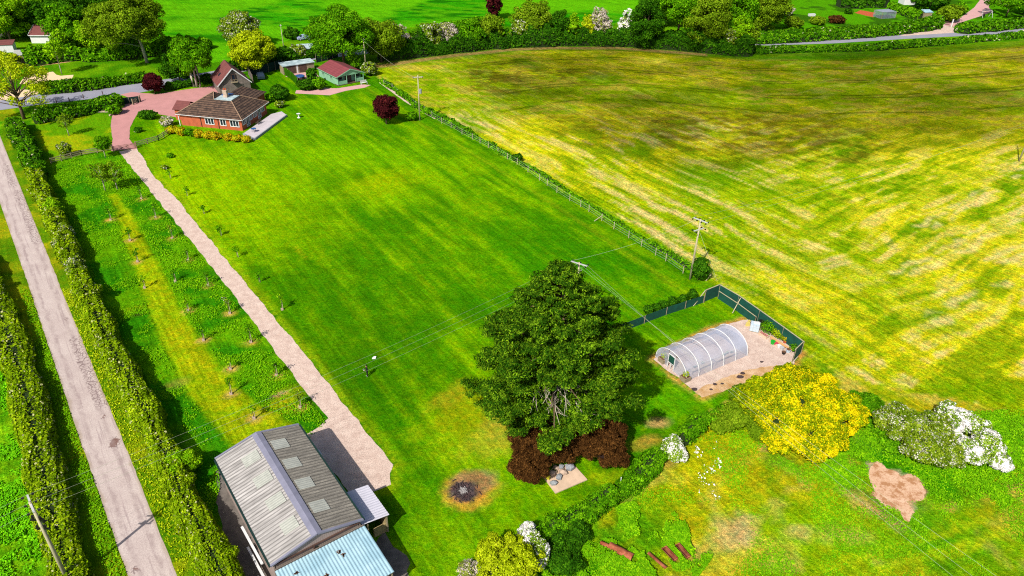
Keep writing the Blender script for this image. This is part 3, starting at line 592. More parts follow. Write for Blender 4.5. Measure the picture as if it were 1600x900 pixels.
# ---------------- vegetation ----------------
M['fol_weed'] = foliage('leaf_weed', C(58, 112, 6), C(92, 150, 8), C(142, 188, 16), tr=.2, ps=.8)
M['fol_grass'] = foliage('leaf_field_grass', C(62, 132, 8), C(90, 165, 12), C(130, 195, 18), tr=.2)
def pix(b): return dist(b) / 735.0
def hedge(name, label, pts, w, h, fol, z=0.0, k=2.3, group=None, cat='hedge', wvar=.25, hvar=.18, core='core', lumps=0, top_round=.35, sc=1.0):
    """clipped hedge: solid dark core with leaf-sized faces spread over its sides and top"""
    P = [g(x, y, z) for x, y in pts]; P = [Vector((p.x, p.y, 0)) for p in P]
    base = P[len(P) // 2]; t = thing(name, label, cat, base, 0, group)
    L = [0]
    for a, b in zip(P[:-1], P[1:]): L.append(L[-1] + (b - a).length)
    T = L[-1]; xs = np.array([p.x for p in P]); ys = np.array([p.y for p in P]); L = np.array(L)
    def at(s):
        x = np.interp(s, L, xs); y = np.interp(s, L, ys); e = .6
        dx = np.interp(np.minimum(s + e, T), L, xs) - np.interp(np.maximum(s - e, 0), L, xs); dy = np.interp(np.minimum(s + e, T), L, ys) - np.interp(np.maximum(s - e, 0), L, ys)
        n = np.hypot(dx, dy) + 1e-9; return x, y, dy / n, -dx / n
    sd = int(abs(base.x) * 7) % 97
    def prof(s, q, off=0.0):
        """q 0..1 round the section; returns lateral, height, normal lateral, normal z"""
        W = w * .5 * (1 + wvar * 2 * (vnoise(s / 3.1, s * 0, sd) - .5)); Hh = h * (1 + hvar * 2 * (vnoise(s / 4.3, s * 0 + 3, sd) - .5) + hvar * (vnoise(s / 1.1, s * 0 + 5, sd) - .5))
        endf = np.clip(np.minimum(s, T - s) / (w * .45) + .25, 0, 1) ** .5; W = W * endf; Hh = Hh * (.6 + .4 * endf)
        a = math.pi * q; ex = .55
        ca = np.cos(a); sa = np.sin(a)
        lx = np.sign(ca) * np.abs(ca) ** ex * (W - off); lz = np.abs(sa) ** ex * (Hh - off)
        lx = lx * (1 - .12 * lz / h)
        return lx, lz, ca, sa
    # solid core; its dark colour stands in for shade between leaves
    ns = max(4, int(T / .9)); sv = np.linspace(0, T, ns); mb = MB(); vs = []; nq = 7
    for s in sv:
        x, y, nx_, ny_ = at(np.array([s]))
        for k_ in range(nq):
            lx, lz, _, _ = prof(np.array([s]), np.array([k_ / (nq - 1)]), min(.28, w * .12)); vs.append((float(x[0] + nx_[0] * lx[0]) - base.x, float(y[0] + ny_[0] * lx[0]) - base.y, float(lz[0])))
    fs = [(i * nq + q, i * nq + q + 1, (i + 1) * nq + q + 1, (i + 1) * nq + q) for i in range(ns - 1) for q in range(nq - 1)]
    fs += [tuple(range(nq)), tuple((ns - 1) * nq + q for q in range(nq - 1, -1, -1))]
    mb.add(vs, fs); mb.build('branches', M[core], t)
    # leaves, denser where the hedge is near the camera
    seg = max(1, int(T / 6)); allV = []
    for i in range(seg):
        s0 = T * i / seg; s1 = T * (i + 1) / seg; x, y, _, _ = at(np.array([(s0 + s1) / 2])); pz = pix((float(x[0]), float(y[0]), 0))
        size = max(.105, pz * 1.3) * sc; area = (s1 - s0) * (w + 2 * h); n_ = int(k * area / size ** 2)
        s = rng.uniform(s0, s1, n_); q = rng.uniform(0, 1, n_); q = np.clip(.5 + (q - .5) * 1.0, 0, 1)
        x, y, nx_, ny_ = at(s); lx, lz, ca, sa = prof(s, q)
        cl = fbm(s * 1.0 + q * 31, q * 9 + lx * .6, .8, 2, sd) ; dsp = (cl - .5) * .55 + rng.normal(0, .05, n_)
        lx = lx + ca * dsp; lz = np.maximum(.02, lz + sa * dsp)
        Pp = np.stack([x + nx_ * lx - base.x, y + ny_ * lx - base.y, lz], 1); Nn = np.stack([nx_ * ca, ny_ * ca, sa + .25], 1)
        allV.append(leaves(Pp, Nn, size, 1.35, spread=.65))
        if lumps:
            for _ in range(rng.poisson(lumps * (s1 - s0) / 10)):
                c_ = rng.uniform(s0, s1); x, y, nx_, ny_ = at(np.array([c_])); r_ = rng.uniform(.35, .8); m_ = int(k * 8 * r_ * r_ / size ** 2)
                D = rng.normal(0, 1, (m_, 3)); D /= np.linalg.norm(D, axis=1)[:, None]; off_ = rng.uniform(-.5, .5) * w
                Cc = np.array([float(x[0]) + nx_[0] * off_ - base.x, float(y[0]) + ny_[0] * off_ - base.y, h * .92]); allV.append(leaves(Cc + D * r_ * rng.uniform(.6, 1, (m_, 1)) * [1, 1, .7], D, size, spread=.5))
    V = np.concatenate(allV); link('foliage', quads_mesh('foliage', V, len(V) // 4), M[fol], t)
    return t
def crown_pts(c, rad, ncl, cr, size, k=2.2, low=-.35, irr=.25, flat=.8):
    """leaf clumps spread through a crown: returns points + normals + clump centres"""
    P = []; Nn = []; cc = []; ph = rng.uniform(0, 6, 6)
    for i in range(ncl):
        while True:
            d = rng.normal(0, 1, 3); d /= np.linalg.norm(d)
            if d[2] > low: break
        az = math.atan2(d[1], d[0]); f = 1 + irr * (math.sin(2 * az + ph[0]) * .5 + math.sin(3 * az + ph[1] + d[2] * 2) * .5)
        r = rng.uniform(.45, 1) ** .6 * f; q = np.array(c) + d * np.array(rad) * r * (1 - cr / max(rad) * .5); cc.append(q)
        crr = cr * rng.uniform(.65, 1.3); n_ = max(6, int(k * 7 * crr * crr / size ** 2))
        D = rng.normal(0, 1, (n_, 3)); D /= np.linalg.norm(D, axis=1)[:, None]; D[:, 2] = np.abs(D[:, 2]) * np.where(rng.uniform(0, 1, n_) < .3, -1, 1)
        P.append(q + D * crr * rng.uniform(.55, 1.0, (n_, 1)) * [1, 1, flat]); Nn.append(D + d * .4)
    return np.concatenate(P), np.concatenate(Nn), cc
def tree(name, label, base, top, rpx, fol, cat='tree', group=None, low=.3, cr=None, ncl=None, k=1.15, trunk=True, bark='bark', trunk_r=None, ry=1.0, lean=(0, 0), stems=1, minsize=.13, irr=.25, size_k=.98, clow=-.95, limbs=8, core=True, h=None, flat=.8, z=0.0, asp=1.0, ps=None):
    b = g(*base, z) if not isinstance(base, Vector) else base; b = Vector((b.x, b.y, 0))
    h = h or height_at(b, top); r = rpx * math.sqrt(b.x ** 2 + b.y ** 2 + (H - h / 2) ** 2) / 1148 / (1 + .08)
    t = thing(name, label, cat, b, 0, group); px_ = pix((b.x, b.y)); size = max(minsize, px_ * size_k)
    z0 = h * low; rz = (h - z0) / 2; c = (lean[0], lean[1], z0 + rz); cr = cr or max(.5, min(r, rz) * .3); ncl = ncl or int(np.clip(2.6 * (r * r * ry + 2 * r * rz) / (cr * cr), 10, 150))
    P, Nn, cc = crown_pts(c, (r, r * ry, rz), ncl, cr, size, k, irr=irr, flat=flat, low=clow)
    ok = P[:, 2] > .05; P = P[ok]; Nn = Nn[ok]
    V = leaves(P, Nn, size, asp, spread=.6); cro = quads_mesh('crown', V, len(P)); mats = [M[fol]]
    o = link('crown', cro, mats, t)
    if trunk:
        tr = trunk_r or max(.12, h * .022); mb = MB(); rnd = random.Random(int(b.x * 10))
        for s_ in range(stems):
            ox = (s_ - (stems - 1) / 2) * tr * 3; ax = lean[0] * .5 + ox * 1.5
            pts = [(ox, 0, -.1), (ox + ax * .2, lean[1] * .1, h * .2), (ax * .6, lean[1] * .3, h * .45), (lean[0] * .8, lean[1] * .7, h * .72), (lean[0], lean[1], h * .9)]
            mb.tube(pts, [tr * 1.25, tr, tr * .75, tr * .45, tr * .12], 7)
        for q in rnd.sample(cc, min(limbs, len(cc))):
            zb = min(h * .6, max(h * .22, q[2] * .6)); f = zb / h
            mb.tube([(lean[0] * f, lean[1] * f, zb), (q[0] * .5, q[1] * .5, zb + (q[2] - zb) * .62), tuple(q)], [tr * .42, tr * .26, tr * .06], 5)
        mb.build('trunk', M[bark], t, True)
    return t
def bush(name, label, base, top, rpx, fol, **kw):
    kw.setdefault('low', .02); kw.setdefault('trunk', True); kw.setdefault('limbs', 5); kw.setdefault('trunk_r', .12); kw.setdefault('cat', 'shrub'); kw.setdefault('irr', .15)
    return tree(name, label, base, top, rpx, fol, **kw)

# hedges along the lane
hedge('hedge', 'long clipped hedge between the right side of the grey lane and the orchard', HEDGE_R[2:], 2.9, 2.3, 'fol_hedge', z=1.2, lumps=2.2, group='hedges beside the lane')
hedge('hedge', 'wide clipped hedge left of the grey lane, around the tall pole', [(x - 7, y) for x, y in HEDGE_L], 3.3, 1.9, 'fol_hedge', z=1.2, lumps=1.2, group='hedges beside the lane')
hedge('hedge', 'leafy hedge between the lane verge and the small north-west garden', [(20, 192), (34, 215), (48, 245), (60, 272)], 3.4, 2.5, 'fol_hedged', z=1.2, lumps=3)
hedge('hedge', 'dense hedge between the small garden and the road, ending at the drive gate', [(52, 188), (90, 182), (130, 174), (165, 167), (190, 160)], 3.2, 2.4, 'fol_hedged', z=.6, lumps=3)
hedge('hedge', 'neat low hedge on the far side of the road at the left', [(62, 142), (110, 138), (150, 134), (195, 126), (232, 122)], 2.2, 2.4, 'fol_hedged', z=.8)
hedge('hedge', 'bushy border hedge at the back of the lawn with the big oak', [(128, 92), (160, 90), (200, 88), (240, 84), (275, 80), (330, 72)], 4, 3.2, 'fol_mid', z=.5, lumps=4, hvar=.4)
hedge('hedge', 'dark hedge behind the tan bark bed', [(40, 98), (64, 95), (90, 91), (128, 88)], 3.2, 3.8, 'fol_mid', z=.8, hvar=.4, lumps=3)
hedge('hedge', 'overgrown hedge along the top edge of the hayfield', [(590, 90), (640, 86), (700, 78), (760, 72), (830, 68), (900, 66), (980, 67), (1050, 73), (1110, 78), (1176, 84)], 5.2, 4.6, 'fol_dark', z=.5, hvar=.35, lumps=5)
hedge('hedge', 'trimmed hedge behind the right part of the road, left of the gravel entrance', [(1176, 62), (1240, 60), (1300, 56), (1360, 52), (1410, 47), (1440, 43), (1469, 37)], 4, 3.4, 'fol_hedged', z=1, hvar=.12)
hedge('hedge', 'trimmed hedge right of the gravel entrance behind the road', [(1492, 45), (1510, 47), (1550, 43), (1600, 38), (1700, 28)], 3.6, 3.0, 'fol_hedged', z=1, hvar=.12)
hedge('hedge', 'low grassy hedge between the road and the hayfield', [(1176, 82), (1240, 80), (1300, 79), (1375, 76), (1450, 70), (1530, 63), (1600, 57), (1740, 46)], 3.0, 1.5, 'fol_hedged', z=.2, hvar=.3)
hedge('hedge', 'clipped bright hedge behind the net fruit cage', [(1388, 12), (1404, 16), (1422, 21), (1440, 26)], 4, 3, 'fol_mid', z=1)
hedge('hedge', 'far dark hedge at the top right garden', [(1310, 6), (1340, 6), (1370, 5), (1385, 8)], 7, 4.5, 'fol_dark', z=1)
hedge('hedge', 'thin hedge line across the far pasture', [(690, 42), (730, 38), (770, 34)], 2, 1.6, 'fol_mid', z=.2)
hedge('hedge', 'dark leafy border along the top edge of the pink drive', [(258, 140), (282, 135), (308, 130), (334, 124)], 2.6, 1.8, 'fol_dark', z=.3, hvar=.4)
hedge('hedge', 'dark hedge between the road and the garden behind the timber garage', [(352, 112), (385, 106), (420, 99), (455, 93), (500, 86)], 3.0, 2.8, 'fol_dark', z=.3, hvar=.4, lumps=3)
# field-side hedge behind the wire fence
hedge('hedge', 'young straggly hedge growing along the wire fence of the lawn', [(p[0] + 4, p[1] - 1) for p in FENCE[:5]], 1.2, 1.1, 'fol_mid', hvar=.6, wvar=.6)
hedge('hedge', 'low sparse hedge of young plants along the lower half of the wire fence', [(p[0] + 5, p[1] - 2) for p in FENCE[4:]], .5, .5, 'fol_mid', hvar=.8, wvar=.8)
for i, (a, nm) in enumerate(zip([(1012, 492), (1024, 488), (1037, 484), (1050, 479), (1066, 474), (1080, 467)], ['nearest the pine', 'second from the pine', 'third from the pine', 'third from the fence corner', 'second from the fence corner', 'nearest the fence corner'])):
    bush('conifer_shrub', 'small dark conifer shrub outside the green windbreak, ' + nm, a, a[1] - 14, 7, 'fol_dark', group='row of small conifers by the windbreak', k=1.6)
bush('bush', 'dark evergreen bush at the foot of the tall double-armed pole', (1092, 437), 402, 13, 'fol_dark', k=2.0)
bush('bush', 'small dark bush in the line of the wire fence', (808, 252), 240, 9, 'fol_dark', k=2.0)
bush('bush', 'small green shrub beside the transformer pole', (643, 188), 174, 10, 'fol_mid')
# the copper tree
tree('copper_tree', 'small dark red-leaved tree standing on the lawn', (604, 194), 147, 19, 'fol_copper', low=.12, k=1.6, cr=1.0)
tree('copper_tree', 'rounded purple-leaved tree at the roadside by the drive', (242, 146), 114, 15, 'fol_copper', low=.1, k=1.8)
# trees of the background
T_ = [
 ('oak_tree', 'large olive-green oak with a bare grey trunk on the far lawn', (230, 98), -5, 56, 'fol_olive', dict(low=.24, lean=(-2.6, 0), bark='bark_pale', k=1.3, clow=-.6)),
 ('tree', 'green tree with three pale stems beside the pink drive', (308, 136), 62, 33, 'fol_mid', dict(low=.22, stems=3, bark='bark_pale', k=1.3, clow=-.6)),
 ('tree', 'dense low dark tree left of the three-stemmed tree', (282, 128), 84, 24, 'fol_dark', dict(low=.05)),
 ('hawthorn', 'pale blossoming round hawthorn behind the timber garage', (378, 72), 18, 32, 'fol_haw', dict(low=.08, k=1.4)),
 ('tree', 'yellow-green tree directly behind the timber garage', (398, 112), 50, 38, 'fol_yel', dict(low=.1, k=1.3)),
 ('oak_tree', 'big bright green oak behind the green summerhouse', (538, 104), 8, 50, 'fol_mid', dict(low=.12, k=1.5)),
 ('tree', 'thin olive tree at the right of the big green oak', (596, 96), 28, 34, 'fol_olive', dict(low=.1)),
 ('shrub', 'pale flowering shrub behind the open shed', (466, 92), 70, 14, 'fol_haw', dict(low=.02)),
 ('shrub', 'dark green shrub left of the pale flowering shrub', (440, 98), 78, 12, 'fol_dark', dict(low=.02)),
 ('shrub', 'dark shrub beside the blue car in the yard', (456, 60), 44, 14, 'fol_dark', dict(low=.02)),
 ('shrub', 'white-dotted shrub at the right end of the summerhouse', (578, 118), 96, 12, 'fol_haw', dict(low=.02)),
 ('shrub', 'round leafy shrub between summerhouse and pole', (560, 108), 88, 13, 'fol_mid', dict(low=.02)),
 ('tree', 'tall thin-leaved golden tree at the left end of the road', (38, 186), 92, 56, 'fol_yel', dict(low=.15, k=.55, cr=1.2, ncl=95, limbs=30, irr=.4, trunk_r=.32, ry=.8, clow=-.7)),
 ('tree', 'bright tree at the left edge behind the white shed', (18, 66), -12, 30, 'fol_bright', dict(low=.15)),
 ('tree', 'bright tree left of the cottage roof', (48, 52), -6, 30, 'fol_bright', dict(low=.1)),
 ('tree', 'dark broad tree behind the cottage roof', (84, 48), -18, 38, 'fol_mid', dict(low=.1)),
 ('tree', 'dark tree between the cottage and the olive oak', (126, 58), -14, 36, 'fol_dark', dict(low=.05)),
 ('tree', 'slim bright tree left of the olive oak', (152, 84), 28, 24, 'fol_bright', dict(low=.08)),
 ('tree', 'small light tree in front of the dark wood', (118, 84), 44, 20, 'fol_mid', dict(low=.08)),
 ('tree', 'far dark tree on the skyline of the left wood, above the cottage', (60, 18), -60, 40, 'fol_dark', dict(low=.05)),
 ('tree', 'far green tree in the left wood, above the olive oak', (150, 22), -60, 44, 'fol_mid', dict(low=.05)),
 ('tree', 'bright bushy tree right behind the olive oak trunk', (196, 84), 40, 22, 'fol_bright', dict(low=.03)),
 ('tree', 'dark wood tree directly above the cottage roof, front row', (72, 58), 2, 28, 'fol_dark', dict(low=.03)),
 ('tree', 'green wood tree at the top left corner, front row', (14, 46), -30, 34, 'fol_mid', dict(low=.03)),
 ('tree', 'green wood tree between cottage and slim bright tree', (108, 68), 8, 26, 'fol_mid', dict(low=.03)),
 ('tree', 'dark wood tree left of the olive oak crown', (160, 50), -20, 30, 'fol_dark', dict(low=.03)),
 ('tree', 'tall wood tree at the very top left corner', (20, 14), -70, 44, 'fol_mid', dict(low=.03)),
 ('tree', 'small hedge tree below the outhouse', (14, 104), 84, 18, 'fol_yel', dict(low=.03)),
 ('tree', 'green filler tree of the roadside wood under the dark tall tree', (1122, 74), 16, 24, 'fol_mid', dict(low=.03)),
 ('tree', 'dark tree at the top of the roadside wood, above the pale gap', (1040, 40), -50, 34, 'fol_dark', dict(low=.03)),
 ('tree', 'olive tree at the top edge left of the garden', (1196, 30), -40, 28, 'fol_olive', dict(low=.03)),
 ('tree', 'orange-brown tree at the left picture edge', (4, 60), 34, 15, 'fol_pink', dict(low=.05)),
 ('tree', 'small dark maroon tree beyond the overgrown hedge', (772, 30), -14, 14, 'fol_copper', dict(low=.05)),
 ('birch_tree', 'thin young birch with pale stem beside the sand court', (97, 116), 62, 14, 'fol_bright', dict(low=.45, k=.3, bark='bark_pale', trunk_r=.1, limbs=4)),
 ('birch_tree', 'slim pale-stemmed birch in front of the hedge by the bark bed', (100, 92), 45, 12, 'fol_bright', dict(low=.45, k=.3, bark='bark_pale', trunk_r=.12, limbs=4)),
 ('tree', 'dark green tree at the far right of the hedge, left of the tall wood', (1008, 74), -6, 30, 'fol_dark', dict(low=.03)),
 ('tree', 'broad green tree above the pale gap in the roadside wood', (1056, 74), -18, 34, 'fol_mid', dict(low=.42)),
 ('tree', 'tall olive tree in the roadside wood', (1100, 78), -20, 36, 'fol_olive', dict(low=.05)),
 ('tree', 'bright low tree at the foot of the roadside wood', (1152, 80), 28, 18, 'fol_bright', dict(low=.03)),
 ('tree', 'dark tall tree at the right end of the roadside wood', (1142, 60), -34, 36, 'fol_mid', dict(low=.05)),
 ('tree', 'bare brown ivy trunk tree right of the bright low tree', (1173, 82), 26, 7, 'fol_olive', dict(low=.05, k=.6)),
 ('tree', 'golden olive tree behind the trimmed roadside hedge', (1194, 52), -30, 26, 'fol_olive', dict(low=.05)),
 ('tree', 'spreading green tree by the farm drive at the top right', (1572, 26), -14, 34, 'fol_mid', dict(low=.3)),
 ('tree', 'second tree at the right picture edge by the farm drive', (1608, 22), -10, 24, 'fol_mid', dict(low=.2)),
 ('shrub', 'large round clipped bush beside the farm gateway', (1481, 34), 8, 16, 'fol_olive', dict(low=.02, k=1.5)),
 ('shrub', 'leafy shrub at the curve of the farm drive', (1498, 22), 4, 11, 'fol_mid', dict(low=.02)),
 ('tree', 'round dark tree top behind the clipped bright hedge', (1452, 14), -18, 26, 'fol_dark', dict(low=.02)),
 ('shrub', 'purple-brown shrub in the garden behind the road', (1306, 36), 24, 12, 'fol_burg', dict(low=.02)),
 ('shrub', 'mixed green and brown shrub beside the purple-brown shrub', (1276, 38), 26, 13, 'fol_olive', dict(low=.02)),
 ('shrub', 'pale flowering shrub at the left of the top right garden', (1228, 24), 10, 11, 'fol_pink', dict(low=.02)),
 ('shrub', 'olive shrub below the pale flowering shrub', (1238, 44), 26, 14, 'fol_olive', dict(low=.02)),
 ('shrub', 'small dark shrub at the near edge of the farm lawn', (1325, 22), 12, 6, 'fol_dark', dict(low=.02)),
]
for nm, lb, b, tp, r, f, kw in T_: tree(nm, lb, b, tp, r, f, cat='shrub' if nm == 'shrub' else 'tree', **kw)
# blossom and bushes standing in the overgrown hedge
for nm, b, tp, r, f, lb in [
 ('hawthorn', (622, 86), 36, 17, 'fol_pink', 'white hawthorn at the left end of the overgrown hedge'), ('tree', (652, 82), 42, 15, 'fol_mid', 'green bush between the first two blossoming hawthorns'),
 ('hawthorn', (676, 80), 33, 19, 'fol_haw', 'cream and yellow hawthorn left of the green bush in the hedge'), ('hawthorn', (700, 77), 34, 15, 'fol_pink', 'pale hawthorn touching the cream one in the hedge'),
 ('tree', (735, 75), 28, 24, 'fol_mid', 'green bush with thick crown in the middle of the hedge'), ('tree', (768, 72), 20, 20, 'fol_olive', 'brownish olive bush below the maroon tree'),
 ('hawthorn', (812, 70), 27, 15, 'fol_haw', 'white-dotted hawthorn in front of the tall olive bush'), ('tree', (830, 66), 0, 32, 'fol_olive', 'tall olive bush in the middle of the overgrown hedge'),
 ('tree', (872, 68), 14, 18, 'fol_dark', 'dark bush right of the tall olive bush'), ('tree', (893, 68), 22, 12, 'fol_bright', 'bright green bush in the hedge left of the white blossom'),
 ('hawthorn', (934, 66), 14, 17, 'fol_pink', 'greyish white blossoming tree in the hedge'), ('tree', (917, 68), 22, 10, 'fol_yel', 'yellow-green bush against the greyish white tree'),
 ('hawthorn', (976, 67), 17, 12, 'fol_white', 'pure white columnar hawthorn near the tall wood'), ('hawthorn', (1135, 82), 42, 13, 'fol_haw', 'white-dotted bush at the foot of the tall wood'),
 ('tree', (1080, 80), 44, 18, 'fol_dark', 'dark bush below the pale gap in the wood')]:
    tree(nm, lb, b, tp, r, f, cat='tree', group='trees and bushes of the overgrown hedge', low=.03, k=1.1)

# the big pine: whorls of limbs, leaf clumps at their ends
def big_pine():
    b = g(861, 672); h = 21.2; t = thing('pine_tree', 'huge dark green pine in the middle, with bare pale branches low on its near side', 'tree', b)
    mb = MB(); P = []; Nn = []; size = .098
    mb.tube([(0, 0, 0), (.1, 0, 4), (-.2, .1, 10), (.1, 0, 16), (0, 0, 21)], [.6, .5, .38, .2, .05], 9)
    rr = random.Random(5); nb = 0
    z = 5.0
    while z < 21.2:
        f = (z - 5.0) / 16.4; R_ = (8.3 * (1 - f ** 1.5) + .55) * (.8 if z < 6.2 else 1); nn = int(10 - 4 * f)
        a0 = rr.uniform(0, 6.28)
        for i in range(nn):
            a = a0 + 6.28 * i / nn + rr.uniform(-.25, .25); L = R_ * rr.uniform(.72, 1.1); up = .05 + .38 * f + rr.uniform(-.08, .1)
            dx, dy = math.cos(a), math.sin(a)
            front = dy < -.4 and abs(dx - .12) < .46 and 6.0 < z < 10.4
            tip = (dx * L, dy * L, z + L * up); mid = (dx * L * .5, dy * L * .5, z + L * up * .35)
            tip2 = (dx * L * .82, dy * L * .82, z + L * up * .62 - .1); mb.tube([(0, 0, z), mid, tip2], [.17 * (1 - f) + .07, .1, .03], 5)
            if front:
                continue
            m_ = max(4, int(L * 2.7))
            for j in range(m_):
                q = .34 + .78 * (j + rr.random()) / m_; q = min(q, 1.05); sd_ = rr.uniform(-1, 1) * (.35 + L * .17) * (1.15 - q * .4)
                c = np.array([dx * L * q - dy * sd_, dy * L * q + dx * sd_, z + L * up * q ** 1.6 + rr.uniform(-.2, .5)]); r_ = rr.uniform(.32, .85) * (.75 + .35 * (1 - f))
                n_ = int(r_ * r_ * 470); D = rng.normal(0, 1, (n_, 3)); D /= np.linalg.norm(D, axis=1)[:, None]; D[:, 2] = np.abs(D[:, 2]) * np.where(rng.uniform(0, 1, n_) < .25, -1, 1)
                P.append(c + D * r_ * rng.uniform(.4, 1.05, (n_, 1)) * [1 + abs(dx) * .5, 1 + abs(dy) * .5, .42]); Nn.append(D + [dx * .3, dy * .3, .4])
        z += .92
    P = np.concatenate(P); Nn = np.concatenate(Nn); V = leaves(P, Nn, size, 2.5, spread=.9); link('crown', quads_mesh('crown', V, len(P)), M['fol_pine'], t)
    mb.build('trunk', M['bark'], t, True); mb = MB()
    for i in range(12):   # dead pale branches on the near side
        a = -1.5 + rr.uniform(-.75, .75); z = rr.uniform(6.4, 10.8); L = rr.uniform(4.2, 7.0); p1 = (math.cos(a) * L * .5, math.sin(a) * L * .5, z + .2); p2 = (math.cos(a + .1) * L, math.sin(a + .1) * L, z - rr.uniform(0, 1.2))
        wv = rr.uniform(-.7, .7); pm = ((p1[0] + p2[0]) / 2 + wv, (p1[1] + p2[1]) / 2 + wv * .3, (p1[2] + p2[2]) / 2 + rr.uniform(-.3, .5)); mb.tube([(0, 0, z), p1, pm, p2], [.12, .09, .05, .015], 5)
        for k in range(6):
            q = rr.uniform(.4, .9); s = (p1[0] + (p2[0] - p1[0]) * (q - .3), p1[1] + (p2[1] - p1[1]) * (q - .3), p1[2] + (p2[2] - p1[2]) * (q - .3)); b_ = a + rr.choice((-1, 1)) * rr.uniform(.4, 1.0)
            mb.tube([s, (s[0] + math.cos(b_) * 1.3, s[1] + math.sin(b_) * 1.3, s[2] + rr.uniform(-.4, .5))], [.035, .01], 4)
    mb.build('bare_branches', M['bark_pale'], t, True)
big_pine()
def lumpbush(name, label, base, z, rad, fol, size, lumps, k=2.2, cat='shrub', core='core', group=None, low=-.1, corek=.55):
    """broad bush near the camera: several lobes over a dark core"""
    b = g(*base); t = thing(name, label, cat, b, 0, group); P = []; Nn = []; mb = MB()
    for (ox, oy, r, hh) in lumps:
        c = (ox, oy, hh * .42); mb.ball(c, 1, 10, sz=(r * corek, r * corek, hh * .5 * corek), jit=.06)
        p_, n_, cc = crown_pts(c, (r, r, hh * .56), int(40 + r * r * 8), .36 + r * .08, size, k, low=low, irr=.2); P.append(p_); Nn.append(n_)
    P = np.concatenate(P); Nn = np.concatenate(Nn); ok = P[:, 2] > .03; P = P[ok]; Nn = Nn[ok]
    V = leaves(P, Nn, size * .85, 1.5, spread=.75); link('foliage', quads_mesh('foliage', V, len(P)), M[fol], t); mb.build('branches', M[core], t); return t  # core balls are coloured dark for the shade inside the bush
lumpbush('burgundy_shrub', 'large reddish-brown shrub left of the stone slab, under the pine', (828, 755), 0, 0, 'fol_burg', .12, [(0, .8, 2.4, 3.8), (.4, 3.4, 2.5, 4.6), (2.9, 2.9, 2.0, 3.8), (2.4, 5.2, 2.4, 4.2), (-.4, 5.6, 1.9, 3.6)], 2.4, core='core_burg')
lumpbush('burgundy_shrub', 'reddish-brown shrub behind the stone slab, under the pine', (893, 728), 0, 0, 'fol_burg', .12, [(-.3, 1.3, 1.7, 3.6), (.9, 1.8, 1.5, 3.6), (-.5, 3.4, 2.1, 4.4)], 2.4, core='core_burg')
lumpbush('burgundy_shrub', 'reddish-brown shrub right of the stone slab, under the pine', (944, 736), 0, 0, 'fol_burg', .12, [(.2, .9, 2.1, 3.8), (.5, 2.8, 2.1, 4.6), (-.9, 2.6, 1.6, 3.8)], 2.4, core='core_burg')
lumpbush('yellow_bush', 'huge round bush covered in bright yellow blossom', (1262, 708), 0, 0, 'fol_gorse', .14, [(.5, .6, 3.4, 4.4), (-2.2, 3.0, 3.4, 4.6), (2.6, 3.0, 3.6, 5.6), (0, 4.4, 3.8, 6.0), (-4.0, 5.6, 3.0, 4.2), (-.4, 7.2, 3.6, 5.6), (4.4, 4.6, 2.8, 5.0), (3.0, 7.2, 2.8, 5.0), (-3.4, 8.0, 2.2, 3.6), (-2.6, .8, 2.4, 3.0)], 2.6, cat='bush')
lumpbush('bush', 'sprawling green bush left of the yellow bush, below the gravel pad', (1150, 662), 0, 0, 'fol_olive', .14, [(0, .5, 2.0, 2.2), (1.6, 2.6, 2.2, 2.8), (3.2, 0, 2.0, 2.0), (-2.2, -1.0, 1.5, 1.6), (2.4, -1.6, 1.9, 1.6)], 2.0)
lumpbush('hawthorn', 'broad green hawthorn with scattered white blossom beside the hayfield', (1436, 716), 0, 0, 'fol_haw', .14, [(0, 0, 2.6, 3.4), (-1.2, 3.0, 2.7, 4.0), (1.6, 2.4, 2.6, 4.0), (-.4, 5.0, 1.8, 3.0), (2.6, -.6, 1.8, 2.6)], 2.2, cat='tree')
lumpbush('hawthorn', 'hawthorn covered in brilliant white blossom, the upper of the two', (1512, 690), 0, 0, 'fol_white', .14, [(-.8, 1.2, 1.8, 3.6), (.8, .4, 1.4, 3.0), (-1.4, 2.9, 1.2, 3.2), (-2.0, .2, 1.1, 2.6)], 2.2, cat='tree')
lumpbush('hawthorn', 'hawthorn covered in brilliant white blossom, lowest at the right', (1534, 724), 0, 0, 'fol_white', .14, [(.5, .9, 1.9, 3.2), (-1.6, .4, 1.7, 2.6), (1.3, -.6, 1.2, 2.0)], 2.2, cat='tree')
lumpbush('bush', 'low green bramble bush between the yellow bush and the hawthorn', (1375, 664), 0, 0, 'fol_mid', .14, [(0, 0, 2.4, 1.0), (-.6, 3.2, 2.0, 1.1), (.6, -3.0, 2.0, .8)], 2.0)
lumpbush('hawthorn', 'small white-flowering hawthorn beside the bramble hedge', (1053, 720), 0, 0, 'fol_white', .13, [(0, .4, 1.35, 2.2), (.1, 1.4, 1.0, 2.0)], 2.2, cat='tree')
lumpbush('tree', 'bright yellow-green bushy tree at the bottom edge of the lawn', (785, 912), 0, 0, 'fol_yel', .13, [(0, 0, 2.2, 4.0), (1.6, .6, 2.0, 4.0), (-.8, 1.6, 1.7, 3.6), (.8, 2.2, 1.4, 3.4)], 2.0, cat='tree')
lumpbush('hawthorn', 'white-blossomed hawthorn leaning over the yellow-green tree', (838, 878), 0, 0, 'fol_white', .13, [(-.6, .8, 1.2, 3.2), (.1, -.2, 1.1, 2.8), (-.9, 2.0, .9, 2.6)], 2.0, cat='tree')
lumpbush('shrub', 'thin grey-green shrub left of the yellow-green tree', (733, 905), 0, 0, 'fol_pink', .12, [(0, 0, 1.1, 1.8), (.9, .4, 1.0, 1.6)], 1.0)
